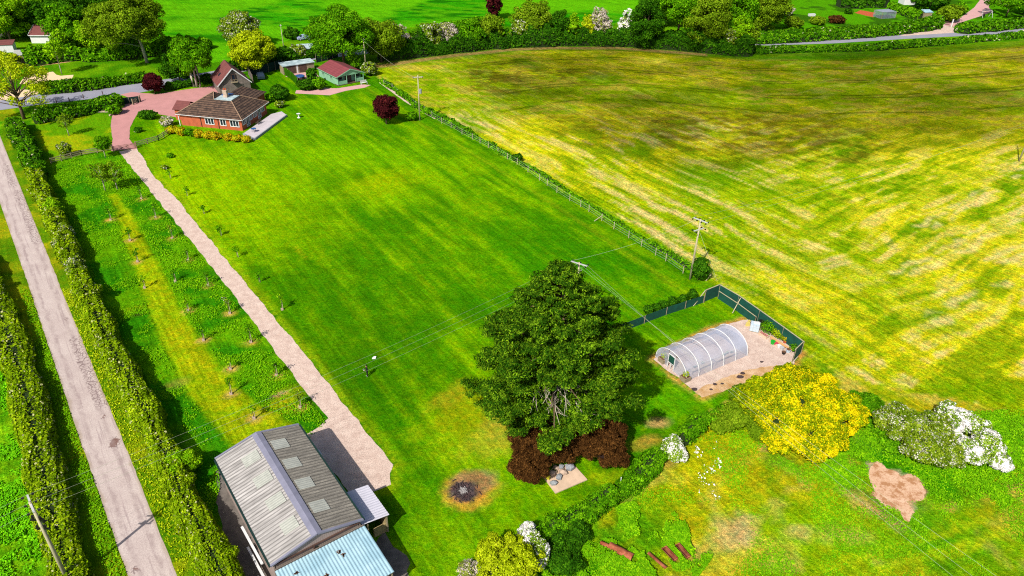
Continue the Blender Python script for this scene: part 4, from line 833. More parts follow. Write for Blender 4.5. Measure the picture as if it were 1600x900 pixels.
hedge('bramble_hedge', 'rough leafy bramble hedge between the lawn and the meadow', [(838, 842), (868, 828), (900, 812), (935, 792), (965, 772), (990, 752), (1015, 726), (1030, 704)], 1.7, 1.2, 'fol_mid', z=.4, lumps=12, hvar=.8, wvar=.8, cat='hedge')
hedge('bramble_hedge', 'bramble thicket between the small white hawthorn and the gravel pad', [(1064, 692), (1085, 672), (1108, 654), (1135, 640)], 1.8, 1.5, 'fol_mid', z=.4, lumps=6, hvar=.6, wvar=.5)
lumpbush('bush', 'dark bramble mound under the white hawthorn at the bottom', (880, 850), 0, 0, 'fol_dark', .14, [(0, 0, 2.0, 1.3), (1.2, 1.2, 1.6, 1.2), (-.4, -2.2, 2.0, 1.2)], 2.0)
lumpbush('shrub', 'bright green elder growing out of the lane hedge beside the barn', (282, 742), 0, 0, 'fol_bright', .13, [(0, 0, 1.3, 3.2), (1.1, .5, 1.1, 2.9), (.3, -1.2, 1.0, 2.8)], 2.0)
lumpbush('shrub', 'bright green elder in the upper part of the lane hedge', (86, 338), 0, 0, 'fol_bright', .17, [(0, 0, 1.6, 3.2), (.8, -1.6, 1.2, 2.8)], 2.0)
lumpbush('hawthorn', 'white-flowering hawthorn in the lane hedge, the upper one', (104, 384), 0, 0, 'fol_haw', .16, [(0, 0, 1.5, 3.0), (.6, -1.9, 1.4, 2.8), (-.6, 1.6, 1.2, 2.8)], 1.8)
lumpbush('hawthorn', 'white-flowering hawthorn in the lane hedge, the lower one', (122, 428), 0, 0, 'fol_haw', .16, [(0, 0, 1.5, 2.9), (.8, -1.4, 1.2, 2.7)], 1.8)
lumpbush('shrub', 'cream flowering patch of the lane hedge next to the barn corner', (330, 872), 0, 0, 'fol_haw', .12, [(0, 0, 1.4, 2.6)], 1.6)
# birches and saplings
for b, lb in [((165, 299), 'left one of the two slim birches at the top of the orchard'), ((184, 297), 'right one of the two slim birches at the top of the orchard')]:
    tree('birch_tree', lb, b, b[1] - 44, 16, 'fol_olive', group='pair of birches in the orchard', low=.3, k=.45, cr=.55, ncl=40, bark='bark_pale', trunk_r=.09, limbs=12, minsize=.16, size_k=1.1)
tree('sapling', 'leafy young tree against the wooden fence beside the gate', (165, 246), 212, 12, 'fol_mid', cat='tree', low=.25, k=.7, cr=.6, bark='bark_pale', trunk_r=.08, limbs=6)
tree('cherry_tree', 'bare pale-stemmed young tree in the small garden', (108, 212), 176, 10, 'fol_olive', cat='tree', low=.25, k=.12, cr=.5, bark='bark_pale', trunk_r=.09, limbs=14)
bush('shrub', 'grey-white flowering shrub against the wooden fence', (104, 244), 222, 10, 'fol_haw', k=.8)
def sapling(b, label, group, h, fol, k=.35, mulch=True):
    t = tree('sapling', label, b, 0, 5, fol, cat='tree', group=group, low=.3, k=k, cr=.36, ncl=9, bark='bark', trunk_r=.035, limbs=7, h=h, minsize=.14, size_k=1.0, irr=.3)
    mb = MB(); mb.box((.12, .05, h * .32), (.06, .06, h * .64)); mb.build('stake', M['pole'], t)
    if mulch:
        mb = MB(); mb.box((0, 0, .12), (.34, .34, .24), .4, taper=.9); mb.build('tree_guard', M['bstone'], t)
    return t
ordn = ['first', 'second', 'third', 'fourth', 'fifth', 'sixth', 'seventh', 'eighth', 'ninth', 'tenth']
rowA = [(469, 637), (432, 587), (392, 535), (359, 490), (325, 446), (294, 407), (269, 373), (243, 340), (221, 311)]
for i, b in enumerate(rowA): sapling(b, '%s orchard sapling counted from the barn, row beside the gravel track' % ordn[i], 'saplings of the orchard', rng.uniform(2.2, 3.0), 'fol_mid' if i % 3 else 'fol_haw')
rowB = [(397, 654), (361, 616), (360, 577), (318, 532), (294, 486), (274, 440), (226, 450)]
for i, b in enumerate(rowB): sapling(b, '%s orchard sapling counted from the barn, row beside the mown strip' % ordn[i], 'saplings of the orchard', rng.uniform(2.0, 2.8), 'fol_mid' if i % 2 else 'fol_bright')
for i, b in enumerate([(215, 409), (203, 376), (173, 344)]): sapling(b, '%s orchard sapling below the birches, left side of the mown strip' % ['third', 'second', 'first'][i], 'saplings of the orchard', rng.uniform(2.4, 3.2), 'fol_mid')
rowC = [(441, 484), (405, 441), (371, 402), (345, 368), (318, 334), (292, 306), (266, 279)]
for i, b in enumerate(rowC): sapling(b, '%s sapling on the lawn counted from the barn end of the track' % ordn[i], 'saplings along the lawn side of the track', 1.9 if i else 2.7, 'fol_bright' if i == 0 else 'fol_mid', k=.35, mulch=(i == 0))
# garden shrubs round the house
lb = 'yellow-flowering border shrub under the brick front wall, '
for i, (p, w_) in enumerate(zip([(270, 208), (283, 211), (297, 212), (311, 214), (325, 216), (338, 217)], ['leftmost', 'second from left', 'third from left', 'third from right', 'second from right', 'rightmost'])):
    bush('border_shrub', lb + w_, p, p[1] - 11, 9, 'fol_flow' if i != 2 else 'fol_mid', group='flower border below the house')
for i, (p, w_) in enumerate(zip([(357, 219), (371, 221), (386, 222)], ['left', 'middle', 'right'])):
    bush('border_shrub', 'golden shrub in the bed at the terrace corner, %s one' % w_, p, p[1] - 10, 8, 'fol_flow', group='golden shrubs at the terrace corner')
bush('shrub', 'dark green shrub at the top of the island bed in the drive', (233, 186), 173, 14, 'fol_dark', ry=.6)
bush('shrub', 'pale pinkish shrub between the island bed and the house', (262, 196), 182, 10, 'fol_pink')
bush('shrub', 'tiny dark shrub in the island lawn', (217, 206), 199, 6, 'fol_dark')
bush('shrub', 'leafy shrub hanging over the stone edge beside the drive', (180, 178), 162, 11, 'fol_mid')
bush('shrub', 'round dark bush behind the right end of the house', (440, 156), 133, 15, 'fol_dark', k=1.6)
bush('shrub', 'low green bush left of the round dark bush', (424, 158), 146, 9, 'fol_mid')
bush('shrub', 'white-flecked plant at the terrace end', (438, 168), 157, 8, 'fol_haw')
bush('shrub', 'clipped green bush in front of the round spa tub', (478, 140), 125, 14, 'fol_dark', k=1.6)
bush('shrub', 'green bush beside the path to the summerhouse', (499, 140), 122, 10, 'fol_mid', k=1.6)
bush('conifer_shrub', 'dark upright conifer between the hedge screens', (489, 130), 106, 8, 'fol_dark', k=1.6)
bush('shrub', 'small clump of daffodil leaves on the lawn below the gate', (266, 246), 241, 5, 'fol_mid', k=.8)
bush('shrub', 'pale tuft on the lawn beside the track', (258, 264), 259, 4, 'fol_haw', k=.6)

# rough grass, weeds and flower heads: nobody could count them
def scatter(name, polyname, n_, fol, size, hgt_, cond=None, clump=None):
    xs_, ys_ = [], []; xmin = min(p.x for p in polyname); xmax = max(p.x for p in polyname); ymin = min(p.y for p in polyname); ymax = max(p.y for p in polyname)
    x = rng.uniform(xmin, xmax, n_ * 6); y = rng.uniform(ymin, ymax, n_ * 6); ok = inpoly(x, y, polyname)
    if cond is not None: ok &= cond(x, y)
    x = x[ok][:n_]; y = y[ok][:n_]; m_ = len(x); z = rng.uniform(.02, 1, m_) * hgt_ * (.3 + 1.4 * fbm(x, y, 2.0, 3, 33))
    P = np.stack([x, y, z], 1); N0 = np.stack([np.zeros(m_) - .2, np.zeros(m_) - .4, np.ones(m_) * .8], 1); V = leaves(P, N0, size, 1.2, spread=.45)
    return tag(link(name, quads_mesh(name, V, m_), M[fol]), 'patch of ' + name.replace('_', ' '), None, None, 'stuff')
dsp = lambda x, y: np.min([dline(x, y, SP[i:i + 2]) - SWD[i] for i in range(len(SP) - 1)], axis=0)
dlane = lambda x, y: dline(x, y, lane_c)
pr = lambda a, b, v: rng.uniform(0, 1, v.shape) < sstep(a, b, v)
scatter('rough_grass', P_orch, 80000, 'fol_weed', .11, .22, lambda x, y: (dsp(x, y) > .1) & (dline(x, y, gp(TR_L)) > .5) & pr(.34, .68, fbm(x, y, 2.4, 4, 44)))
scatter('meadow_grass', gp([(1060, 900), (900, 960), (860, 880), (900, 800), (1000, 740), (1140, 660), (1250, 730), (1340, 660), (1600, 640), (1700, 700), (1700, 1000)]), 36000, 'fol_weed', .10, .16, lambda x, y: pr(.45, .72, fbm(x, y, 4, 4, 45)) & ~inpoly(x, y, pb))
scatter('nettles', gp([(840, 940), (850, 870), (885, 830), (935, 800), (1000, 785), (1070, 810), (1130, 850), (1100, 890), (1060, 940)]), 60000, 'fol_weed', .12, .5, lambda x, y: pr(.30, .50, fbm(x, y, 2.4, 3, 46) - .3 * (1 - sstep(0, 5.5, dline(x, y, gp([(885, 825), (935, 800), (1000, 785), (1070, 810), (1130, 850), (1100, 890), (1060, 940)]))))) & (np.min([dline(x, y, gp(q_)) for q_ in ([(938, 850), (990, 876)], [(1013, 868), (1041, 892)], [(1037, 858), (1056, 878)], [(1058, 853), (1076, 874)])], axis=0) > .42))
scatter('tall_weeds', gp([(1270, 745), (1345, 650), (1600, 640), (1700, 720), (1560, 800), (1480, 800), (1440, 750), (1380, 720), (1330, 765)]), 34000, 'fol_weed', .11, .28, lambda x, y: pr(.38, .72, fbm(x, y, 2.2, 4, 47)) & ~inpoly(x, y, pb))
scatter('verge_grass', gp([(95, 450), (112, 450), (215, 675), (300, 880), (285, 910), (187, 675)]), 9000, 'fol_yel', .12, .12)
scatter('verge_weeds', gp([(30, 450), (46, 455), (121, 680), (200, 905), (165, 905), (95, 675)]), 14000, 'fol_weed', .12, .2)
scatter('field_grass', gp([(-60, 560), (0, 545), (35, 680), (70, 900), (60, 960), (-60, 960)]), 40000, 'fol_grass', .15, .3, lambda x, y: pr(.3, .6, fbm(x, y, 2.5, 3, 91)))
scatter('cow_parsley', gp([(1085, 700), (1120, 690), (1135, 720), (1115, 745), (1135, 775), (1110, 790), (1085, 765)]), 150, 'fol_white', .13, .4, lambda x, y: fbm(x, y, 1.2, 2, 48) > .52)
# ---------------- buildings ----------------
def corr(mb, a, b, c, d, pitch, amp, mi=0, thick=.04, n2=1):
    """corrugated sheet: a->b is the eave edge, d->c the upper edge; ribs run from eave to top"""
    a, b, c, d = map(Vector, (a, b, c, d)); L = (b - a).length; n = max(8, int(L / pitch * 4)); nr = (b - a).cross(d - a).normalized()
    if nr.z < 0: nr = -nr
    vs = []
    for i in range(n + 1):
        t = i / n; o = nr * amp * (1 if (i % 4) in (1, 2) else 0)
        for q in (0, 1): vs.append(a.lerp(b, t).lerp(d.lerp(c, t), q) + o)
    m_ = len(vs); vs += [v - nr * thick for v in vs]; fs = []
    for i in range(n): fs.append((2 * i, 2 * i + 1, 2 * i + 3, 2 * i + 2)); fs.append((m_ + 2 * i + 2, m_ + 2 * i + 3, m_ + 2 * i + 1, m_ + 2 * i))
    for i in range(n): fs.append((2 * i, 2 * i + 2, m_ + 2 * i + 2, m_ + 2 * i)); fs.append((2 * i + 1, m_ + 2 * i + 1, m_ + 2 * i + 3, 2 * i + 3))
    fs += [(0, m_, m_ + 1, 1), (2 * n, 2 * n + 1, m_ + 2 * n + 1, m_ + 2 * n)]
    mb.add(vs, fs, mi)
def window(parent, c, w, h, rz, panes=2, name='window', depth=.14, fm='white', door=False, gm='glass'):
    """frame with bars round each pane; rz: direction of the wall (frame x axis), outside is -y"""
    Mx = Matrix.Translation(c) @ Matrix.Rotation(rz, 4, 'Z'); f = MB(); t = .13
    f.box((0, 0, h / 2 - t / 2), (w, depth, t)); f.box((0, 0, -h / 2 + t / 2), (w, depth, t))
    for i in range(panes + 1): f.box((-w / 2 + t / 2 + (w - t) * i / panes, 0, 0), (t, depth * .96, h - 2 * t))
    if door: f.box((0, 0, -h * .28), (w - 2 * t, depth * .9, t))
    f.v = [tuple(Mx @ Vector(v)) for v in f.v]; o = f.build(name, M[fm], parent)
    p = MB(); p.box((0, .02, 0), (w - .1, .03, h - .1)); p.v = [tuple(Mx @ Vector(v)) for v in p.v]; p.build('pane', M[gm], o)
    return o
# --- farm barn ---
B0 = g(424, 884.5, 4); ang = R(36.8); bt = thing('barn', 'large grey corrugated farm barn with low-pitched roof and pale rooflights', 'barn', (B0.x, B0.y, 0), ang)
BW, BL, BE, BR = 8.48, 14.87, 4.0, 5.12
mb = MB(); ov = .18
for x in (ov, BW - ov - .12): mb.box((x + .06, BL / 2, (BE - .1) / 2), (.12, BL - 2 * ov, BE - .1))
mb.build('side_wall', M['clad'], bt)
for y in (ov + .05, BL - ov - .05):
    mb = MB(); mb.slab([(ov + .2, y - .05, 0), (BW - ov - .2, y - .05, 0), (BW - ov - .2, y - .05, BE - .12), (BW / 2, y - .05, BR - .12), (ov + .2, y - .05, BE - .12)], .1); mb.build('gable_wall', M['clad'], bt)
mb = MB(); mb.box((BW / 2, ov - .08, 3.78), (BW - .5, .12, .1)); mb.box((BW * .45, ov - .1, 3.55), (.14, .14, .5)); mb.build('flashing_board', M['brown'], bt)
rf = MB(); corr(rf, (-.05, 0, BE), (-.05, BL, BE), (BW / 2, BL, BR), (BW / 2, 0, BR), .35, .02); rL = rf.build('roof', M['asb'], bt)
rf = MB(); corr(rf, (BW + .05, 0, BE), (BW + .05, BL, BE), (BW / 2, BL, BR), (BW / 2, 0, BR), .35, .02); rR = rf.build('roof', M['asbd'], bt); rR['label'] = 'right roof slope with shade put into its darker sheet colour'
# rooflights: sheets set a few millimetres proud of the roof
sl_ = (BR - BE) / (BW / 2)
for side, par, xs_ in ((0, rL, ((1.9, 3.5), (1.9, 3.5), (1.9, 3.5), (2.0, 3.4))), (1, rR, ((BW - 3.5, BW - 2.0),) * 4)):
    for i, (yf, (xa, xb)) in enumerate(zip((12.3, 9.1, 5.9, 2.6) if side == 0 else (12.6, 9.5, 6.4, 3.1), xs_)):
        z = lambda x: (BE + x * sl_ if side == 0 else BE + (BW - x) * sl_) + .06
        mb = MB(); corr(mb, (xa, yf - .75, z(xa)), (xa, yf + .65, z(xa)), (xb, yf + .65, z(xb)), (xb, yf - .75, z(xb)), .26, .03, thick=.02); mb.build('rooflight', M['rlight'], par)
mb = MB()
for s_ in (-1, 1): mb.slab([(BW / 2, -.06, BR + .1), (BW / 2, BL + .04, BR + .1), (BW / 2 + s_ * .48, BL + .04, BR + .1 - .48 * sl_ + .0), (BW / 2 + s_ * .48, -.06, BR + .1 - .48 * sl_)], .035)
mb.build('ridge_cap', M['rcap'], bt)
mb = MB()
for s_ in (0, 1):
    x0 = -.08 if s_ == 0 else BW + .08
    for y in (-.07, BL + .01): mb = MB(); mb.slab([(x0, y, BE + .09), (BW / 2, y, BR + .09), (BW / 2, y + .2, BR + .09), (x0, y + .2, BE + .09)], .16); mb.build('verge_trim', M['rcap'], bt)
mb = MB()
for x in (-.14, BW + .14): mb.box((x, BL / 2, BE - .02), (.16, BL, .12))
mb.build('gutter', M['net'], bt)
# roof of the front lean-to
lt = thing('lean_to', 'open-sided lean-to with pale blue ribbed roof against the barn gable', 'shed', (B0.x, B0.y, 0), ang)
mb = MB(); corr(mb, (8.56, -5.7, 2.95), (.12, -5.7, 2.95), (.12, -.28, 3.5), (8.5, -.28, 3.5), .3, .035); mb.build('roof', M['bluesheet'], lt)
for x in (.25, 4.3, 8.4):
    mb = MB(); mb.box((x, -5.5, 1.42), (.14, .14, 2.84)); mb.build('post', M['wood'], lt)
mb = MB(); mb.box((4.3, -.1, 3.42), (8.3, .1, .12)); mb.box((4.3, -5.62, 2.86), (8.4, .08, .14)); mb.build('rafter', M['woodg'], lt)
mb = MB(); mb.box((.2, -2.9, 1.4), (.06, 5.0, 2.8)); mb.build('side_wall', M['clad'], lt)
for p_, r_ in [((5.6, -2.0, 3.36), .5), ((5.4, -1.5, 3.4), .3), ((3.6, -3.0, 3.26), .12), ((1.6, -1.4, 3.42), .14)]:
    for i in range(5):
        a = rng.uniform(0, 6); q = (p_[0] + rng.normal(0, .06), p_[1] + rng.normal(0, .06), 3.5 - (-.28 - p_[1]) * .1015 + .08)
        if i == 0: leafl = MB()
        leafl.box(q, (.34, .07, .02), a)
    leafl.build('leaf_litter', M['soil'], lt)
wt = thing('lean_to', 'small white-roofed lean-to store on the right side of the barn', 'shed', (B0.x, B0.y, 0), ang)
mb = MB(); corr(mb, (11.25, .35, 2.5), (11.25, 4.75, 2.5), (8.5, 4.75, 2.95), (8.5, .35, 2.95), .3, .035); mb.build('roof', M['whitesheet'], wt)
mb = MB(); mb.box((10.0, 4.6, 1.15), (2.2, .12, 2.3)); mb.box((11.0, 2.6, 1.15), (.12, 3.8, 2.3)); mb.build('wall', M['block'], wt)
mb = MB(); mb.box((10.4, .75, .55), (1.4, .2, 1.1)); mb.build('half_wall', M['block'], wt)
for x in (9.1, 11.05):
    mb = MB(); mb.box((x, .6, 1.2), (.14, .14, 2.4)); mb.build('post', M['wood'], wt)
wl = thing('alarm_box', 'small white light box under the right eave of the barn', 'light', (0, 0, 0)); q = bt.location; 
ca, sa = math.cos(ang), math.sin(ang); bl = lambda x, y, z=0: Vector((B0.x + ca * x - sa * y, B0.y + sa * x + ca * y, z))
wl.location = bl(8.75, 10.6, 3.4); mb = MB(); mb.box((0, 0, 0), (.5, .8, .1), ang); mb.build('lamp_body', M['white'], wl); mb = MB(); mb.box((-.1, -.1, -.08), (.3, .5, .06), ang); mb.build('bracket', M['galv'], wl)
for i, (y0, y1, xo, zz, w_) in enumerate([(6.0, 1.0, -.55, .5, 'thick plank lying lowest'), (7.6, 2.5, -.35, 1.6, 'long plank on top'), (2.6, -1.4, -.9, .35, 'plank nearest the front corner')]):
    a, b = bl(xo, y0, zz), bl(xo + .1, y1, zz + .1); mb = MB(); m_ = (a + b) / 2; mb.bar(a - m_, b - m_, .22, .12); o = tag(mb.build('plank', M['white']), 'white %s by the left barn wall' % w_, 'plank', 'white planks stored beside the barn'); o.location = m_
# --- bungalow ---
HN = g(378, 188, 2.6); ha = R(-10)
ht = thing('bungalow', 'red-brick bungalow with brown tiled hipped roof and central chimney', 'house', (HN.x, HN.y, 0), ha)
E_ = 2.6; WX0, WX1, WY0, WY1 = -14.7, -.55, .55, 11.7
mb = MB(); th = .25
mb.box(((WX0 + WX1) / 2, WY0 + th / 2, 1.3), (WX1 - WX0, th, 2.6)); mb.box(((WX0 + WX1) / 2, WY1 - th / 2, 1.3), (WX1 - WX0, th, 2.6))
mb.box((WX0 + th / 2, (WY0 + WY1) / 2, 1.3), (th, WY1 - WY0 - 2 * th, 2.6)); mb.box((WX1 - th / 2, (WY0 + WY1) / 2, 1.3), (th, WY1 - WY0 - 2 * th, 2.6))
mb.box((-7.6, 15.0, 1.25), (6.9, 6.4, 2.5)); mb.build('wall', M['brick'], ht)
def hipface(mb, pts, n_=1): mb.slab(pts, .12)
tn = .57; zt = 5.0; ins = (zt - E_) / tn
A = [(-15.3, 0, E_), (0, 0, E_), (0, 12.2, E_), (-15.3, 12.2, E_)]; T4 = [(-15.3 + ins, ins, zt), (-ins, ins, zt), (-ins, 12.2 - ins, zt), (-15.3 + ins, 12.2 - ins, zt)]
mb = MB()
for i in range(4): mb.add([A[i], A[(i + 1) % 4], T4[(i + 1) % 4], T4[i]], [(0, 1, 2, 3)])
zp = E_ + tn * 6.1; ap = (-9.2, 6.1, zp); xm = -8.3
f1, f2 = (xm, ins, zt), (xm, 12.2 - ins, zt)
mb.add([T4[0], f1, ap], [(0, 1, 2)]); mb.add([T4[3], T4[0], ap], [(0, 1, 2)]); mb.add([f2, T4[3], ap], [(0, 1, 2)]); mb.add([f1, f2, ap], [(0, 1, 2)])
mb.add([A[0], A[1], A[2], A[3]], [(3, 2, 1, 0)])
roof = mb.build('roof', M['tile'], ht)
mb = MB(); mb.box(((xm - ins) / 2, 6.1, zt - .03), (-ins - xm - .04, 12.2 - 2 * ins - .04, .1)); mb.box(((xm - ins) / 2, ins + .1, zt + .08), (-ins - xm, .2, .16)); mb.box((-ins - .1, 6.1, zt + .08), (.2, 12.2 - 2 * ins - .4, .16)); mb.build('flat_roof', M['lead'], roof)
mb = MB(); mb.box((-7.4, 7.7, zt + .1), (1.6, 1.1, .1), .2); mb.box((-6.6, 8.0, zt + .16), (1.4, .7, .08), -.1); mb.build('tarpaulin', M['tarp'], roof)
for a, b in ((A[0], T4[0]), (T4[0], ap), (A[1], T4[1]), (A[2], T4[2]), (A[3], T4[3]), (f1, ap)): mb = MB(); mb.tube([Vector(a) + Vector((0, 0, .03)), Vector(b) + Vector((0, 0, .03))], .11, 6); mb.build('ridge_tiles', M['ridge'], roof)
ch = MB(); ch.box((-6.6, 6.3, 5.75), (.9, .65, 1.6)); ch.box((-6.6, 6.3, 6.5), (1.02, .77, .14)); ch = ch.build('chimney', M['bstone'], roof)
for s_ in (-.22, .22): mb = MB(); mb.tube([(-6.6 + s_, 6.3, 6.5), (-6.6 + s_, 6.3, 6.95)], [.15, .12], 8); mb.build('chimney_pot', M['terra'], ht)
# rear wing
mb = MB(); w0, w1, wy = -11.4, -3.7, 18.7; wm = (w0 + w1) / 2; wz = 2.55 + tn * (w1 - w0) / 2
mb.add([(w1, 9.5, 2.55), (w1, wy, 2.55), (wm, wy - 3.85, wz), (wm, 8.2, wz)], [(0, 1, 2, 3)]); mb.add([(w0, wy, 2.55), (w0, 9.5, 2.55), (wm, 8.2, wz), (wm, wy - 3.85, wz)], [(0, 1, 2, 3)]); mb.add([(w1, wy, 2.55), (w0, wy, 2.55), (wm, wy - 3.85, wz)], [(0, 1, 2)]); mb.add([(w0, 9.5, 2.55), (w1, 9.5, 2.55), (w1, wy, 2.55), (w0, wy, 2.55)], [(0, 3, 2, 1)]); mb.build('rear_roof', M['tile'], ht)
mb = MB(); mb.box((-16.3, 5.2, 1.2), (2.6, 4.0, 2.4)); mb.build('porch_wall', M['brick'], ht)
mb = MB(); mb.slab([(-17.9, 2.8, 2.45), (-14.6, 2.8, 2.45), (-14.6, 5.2, 3.7), (-17.9, 5.2, 3.7)], .1); mb.slab([(-17.9, 7.6, 2.45), (-14.6, 7.6, 2.45), (-14.6, 5.2, 3.7), (-17.9, 5.2, 3.7)], .1); mb.build('porch_roof', M['tiler'], ht)
mb = MB()
for a, b in (((-15.3, -.06, 2.55), (0, -.06, 2.55)), ((.06, 0, 2.55), (.06, 12.2, 2.55)), ((-15.36, 0, 2.55), (-15.36, 12.2, 2.55))): mb.bar(a, b, .08, .1)
mb.build('gutter', M['white'], ht)
mb = MB(); mb.box((-14.9, .3, 1.25), (.16, .16, 2.5)); mb.build('porch_post', M['white'], ht)
for fx in (.335, .62): mb = MB(); x = WX0 + fx * (WX1 - WX0); mb.tube([(x, .47, .1), (x, .47, 2.5)], .07, 6); mb.build('downpipe', M['brown'], ht)
for fx, w_, pn in ((.48, 2.1, 3), (.70, 1.4, 2), (.885, 2.1, 3)): window(ht, (WX0 + fx * (WX1 - WX0), WY0 - .03, 1.5), w_, 1.45, 0, pn)
for fy, w_, h_, pn, dr in ((.09, 1.3, 1.2, 2, 0), (.235, 1.4, 2.1, 2, 1), (.36, 1.1, 1.2, 2, 0), (.52, 1.5, 1.2, 2, 0), (.69, 1.4, 2.1, 2, 1), (.84, 1.4, 1.2, 2, 0)):
    window(ht, (WX1 + .03, WY0 + fy * (WY1 - WY0), 2.3 - h_ / 2), w_, h_, R(90), pn, 'french_door' if dr else 'window', door=bool(dr))
PT = [g(381, 208, .4), g(397, 216, .4), g(447, 179, .4), g(440, 174, .4), g(424, 178, .4)]; cen = sum((p for p in PT), Vector()) / len(PT)
tt = thing('terrace', 'raised pale stone terrace along the long window side of the bungalow', 'terrace', (cen.x, cen.y, 0))
mb = MB(); mb.prism([(p.x - cen.x, p.y - cen.y) for p in PT], -.1, .4); mb.build('paving', M['patio'], tt)
mb = MB(); q = [Vector((p.x - cen.x, p.y - cen.y, 0)) for p in PT]; mb.bar(q[0] + Vector((-.1, -.1, .2)), q[1] + Vector((.05, -.1, .2)), .25, .46); mb.bar(q[1] + Vector((.12, 0, .2)), q[2] + Vector((.12, 0, .2)), .25, .46); mb.build('retaining_wall', M['stone'], tt)
def garden_set(px, label, colm, z=.4, sc=1.0):
    p = g(*px, z); t = thing('garden_table', label, 'table', p); mb = MB(); mb.tube([(0, 0, .7 * sc), (0, 0, .76 * sc)], .55 * sc, 12); mb.build('tabletop', M[colm], t)
    for i in range(4): a = i * 1.57 + .4; mb = MB(); mb.tube([(math.cos(a) * .4, math.sin(a) * .4, 0), (math.cos(a) * .3, math.sin(a) * .3, .7 * sc)], .035, 5); mb.build('leg', M['black'], t)
garden_set((397, 206), 'blue round garden table on the terrace corner', 'tarp')
def bench(p, rz, label, m_, L=1.5):
    t = thing('bench', label, 'bench', p, rz); mb = MB()
    for k in range(3): mb.box((0, -.18 + k * .18, .45), (L, .14, .05))
    mb.build('seat', M[m_], t); mb = MB()
    for k in range(3): mb.box((0, .34, .6 + k * .15), (L, .04, .1))
    mb.build('backrest', M[m_], t)
    for sx in (-1, 1):
        for sy in (-.2, .32): mb = MB(); mb.box((sx * (L / 2 - .08), sy, .22 if sy < 0 else .48), (.07, .07, .44 if sy < 0 else .96)); mb.build('leg', M[m_], t)
bench(g(404, 193, .4), R(80) + math.pi, 'dark wooden bench against the window wall on the terrace', 'brown')
bench(g(569, 131.5, 0.02), R(40), 'white bench at the right corner of the summerhouse', 'white', 1.7)
# --- timber garage ---
Gf = g(340, 135, 2.4); Gr = g(393, 128, 2.4); Gb = g(336, 120, 2.4); ga = math.atan2(Gr.y - Gf.y, Gr.x - Gf.x); gw = (Gr - Gf).length
gt = thing('timber_garage', 'tall steep-roofed garage with grey boarded gable and maroon roof', 'garage', (Gf.x, Gf.y, 0), ga); gl_ = 8.4; gz = 6.15
mb = MB(); mb.prism([(.3, .3), (gw - .3, .3), (gw - .3, gl_ - .2), (.3, gl_ - .2)], 0, 2.45); mb.slab([(.3, .4, 2.4), (gw - .3, .4, 2.4), (gw / 2, .4, gz - .3)], .12); mb.slab([(.3, gl_ - .3, 2.4), (gw - .3, gl_ - .3, 2.4), (gw / 2, gl_ - .3, gz - .3)], .12); mb.build('boarded_wall', M['woodg'], gt)
mb = MB(); mb.slab([(-.05, 0, 2.35), (-.05, gl_, 2.35), (gw / 2, gl_, gz), (gw / 2, 0, gz)], .15); mb.slab([(gw + .05, 0, 2.35), (gw + .05, gl_, 2.35), (gw / 2, gl_, gz), (gw / 2, 0, gz)], .15); gr_ = mb.build('roof', M['tiler'], gt)
mb = MB(); mb.bar((-.05, -.06, 2.3), (gw / 2, -.06, gz - .05), .06, .22); mb.bar((gw + .05, -.06, 2.3), (gw / 2, -.06, gz - .05), .06, .22); mb.build('bargeboard', M['white'], gt)
o = window(gt, (gw / 2, .24, 4.0), .95, 1.5, 0, 1, 'loft_door', fm='brown')
mb = MB(); mb.box((gw / 2, -.15, 2.9), (1.5, .8, .08)); 
for x in (-.7, 0, .7): mb.box((gw / 2 + x, -.52, 3.25), (.06, .06, .7))
mb.box((gw / 2, -.52, 3.6), (1.5, .06, .06)); mb.build('balcony', M['wood'], gt)
mb = MB(); mb.box((1.3, 3.2, 3.85), (.05, .05, .05)); z_ = 2.35 + (gz - 2.35) * (1.6 / (gw / 2)); mb = MB(); sl2 = math.atan2(gz - 2.35, gw / 2); mb.box((1.6, 4.2, z_ + .03), (.9, .8, .08), M=Matrix.Rotation(-sl2, 4, 'Y')); mb.build('skylight', M['glass'], gr_)
p = g(408, 122); car = thing('car', 'dark blue hatchback parked beside the timber garage', 'car', (p.x, p.y, .03), R(-68))
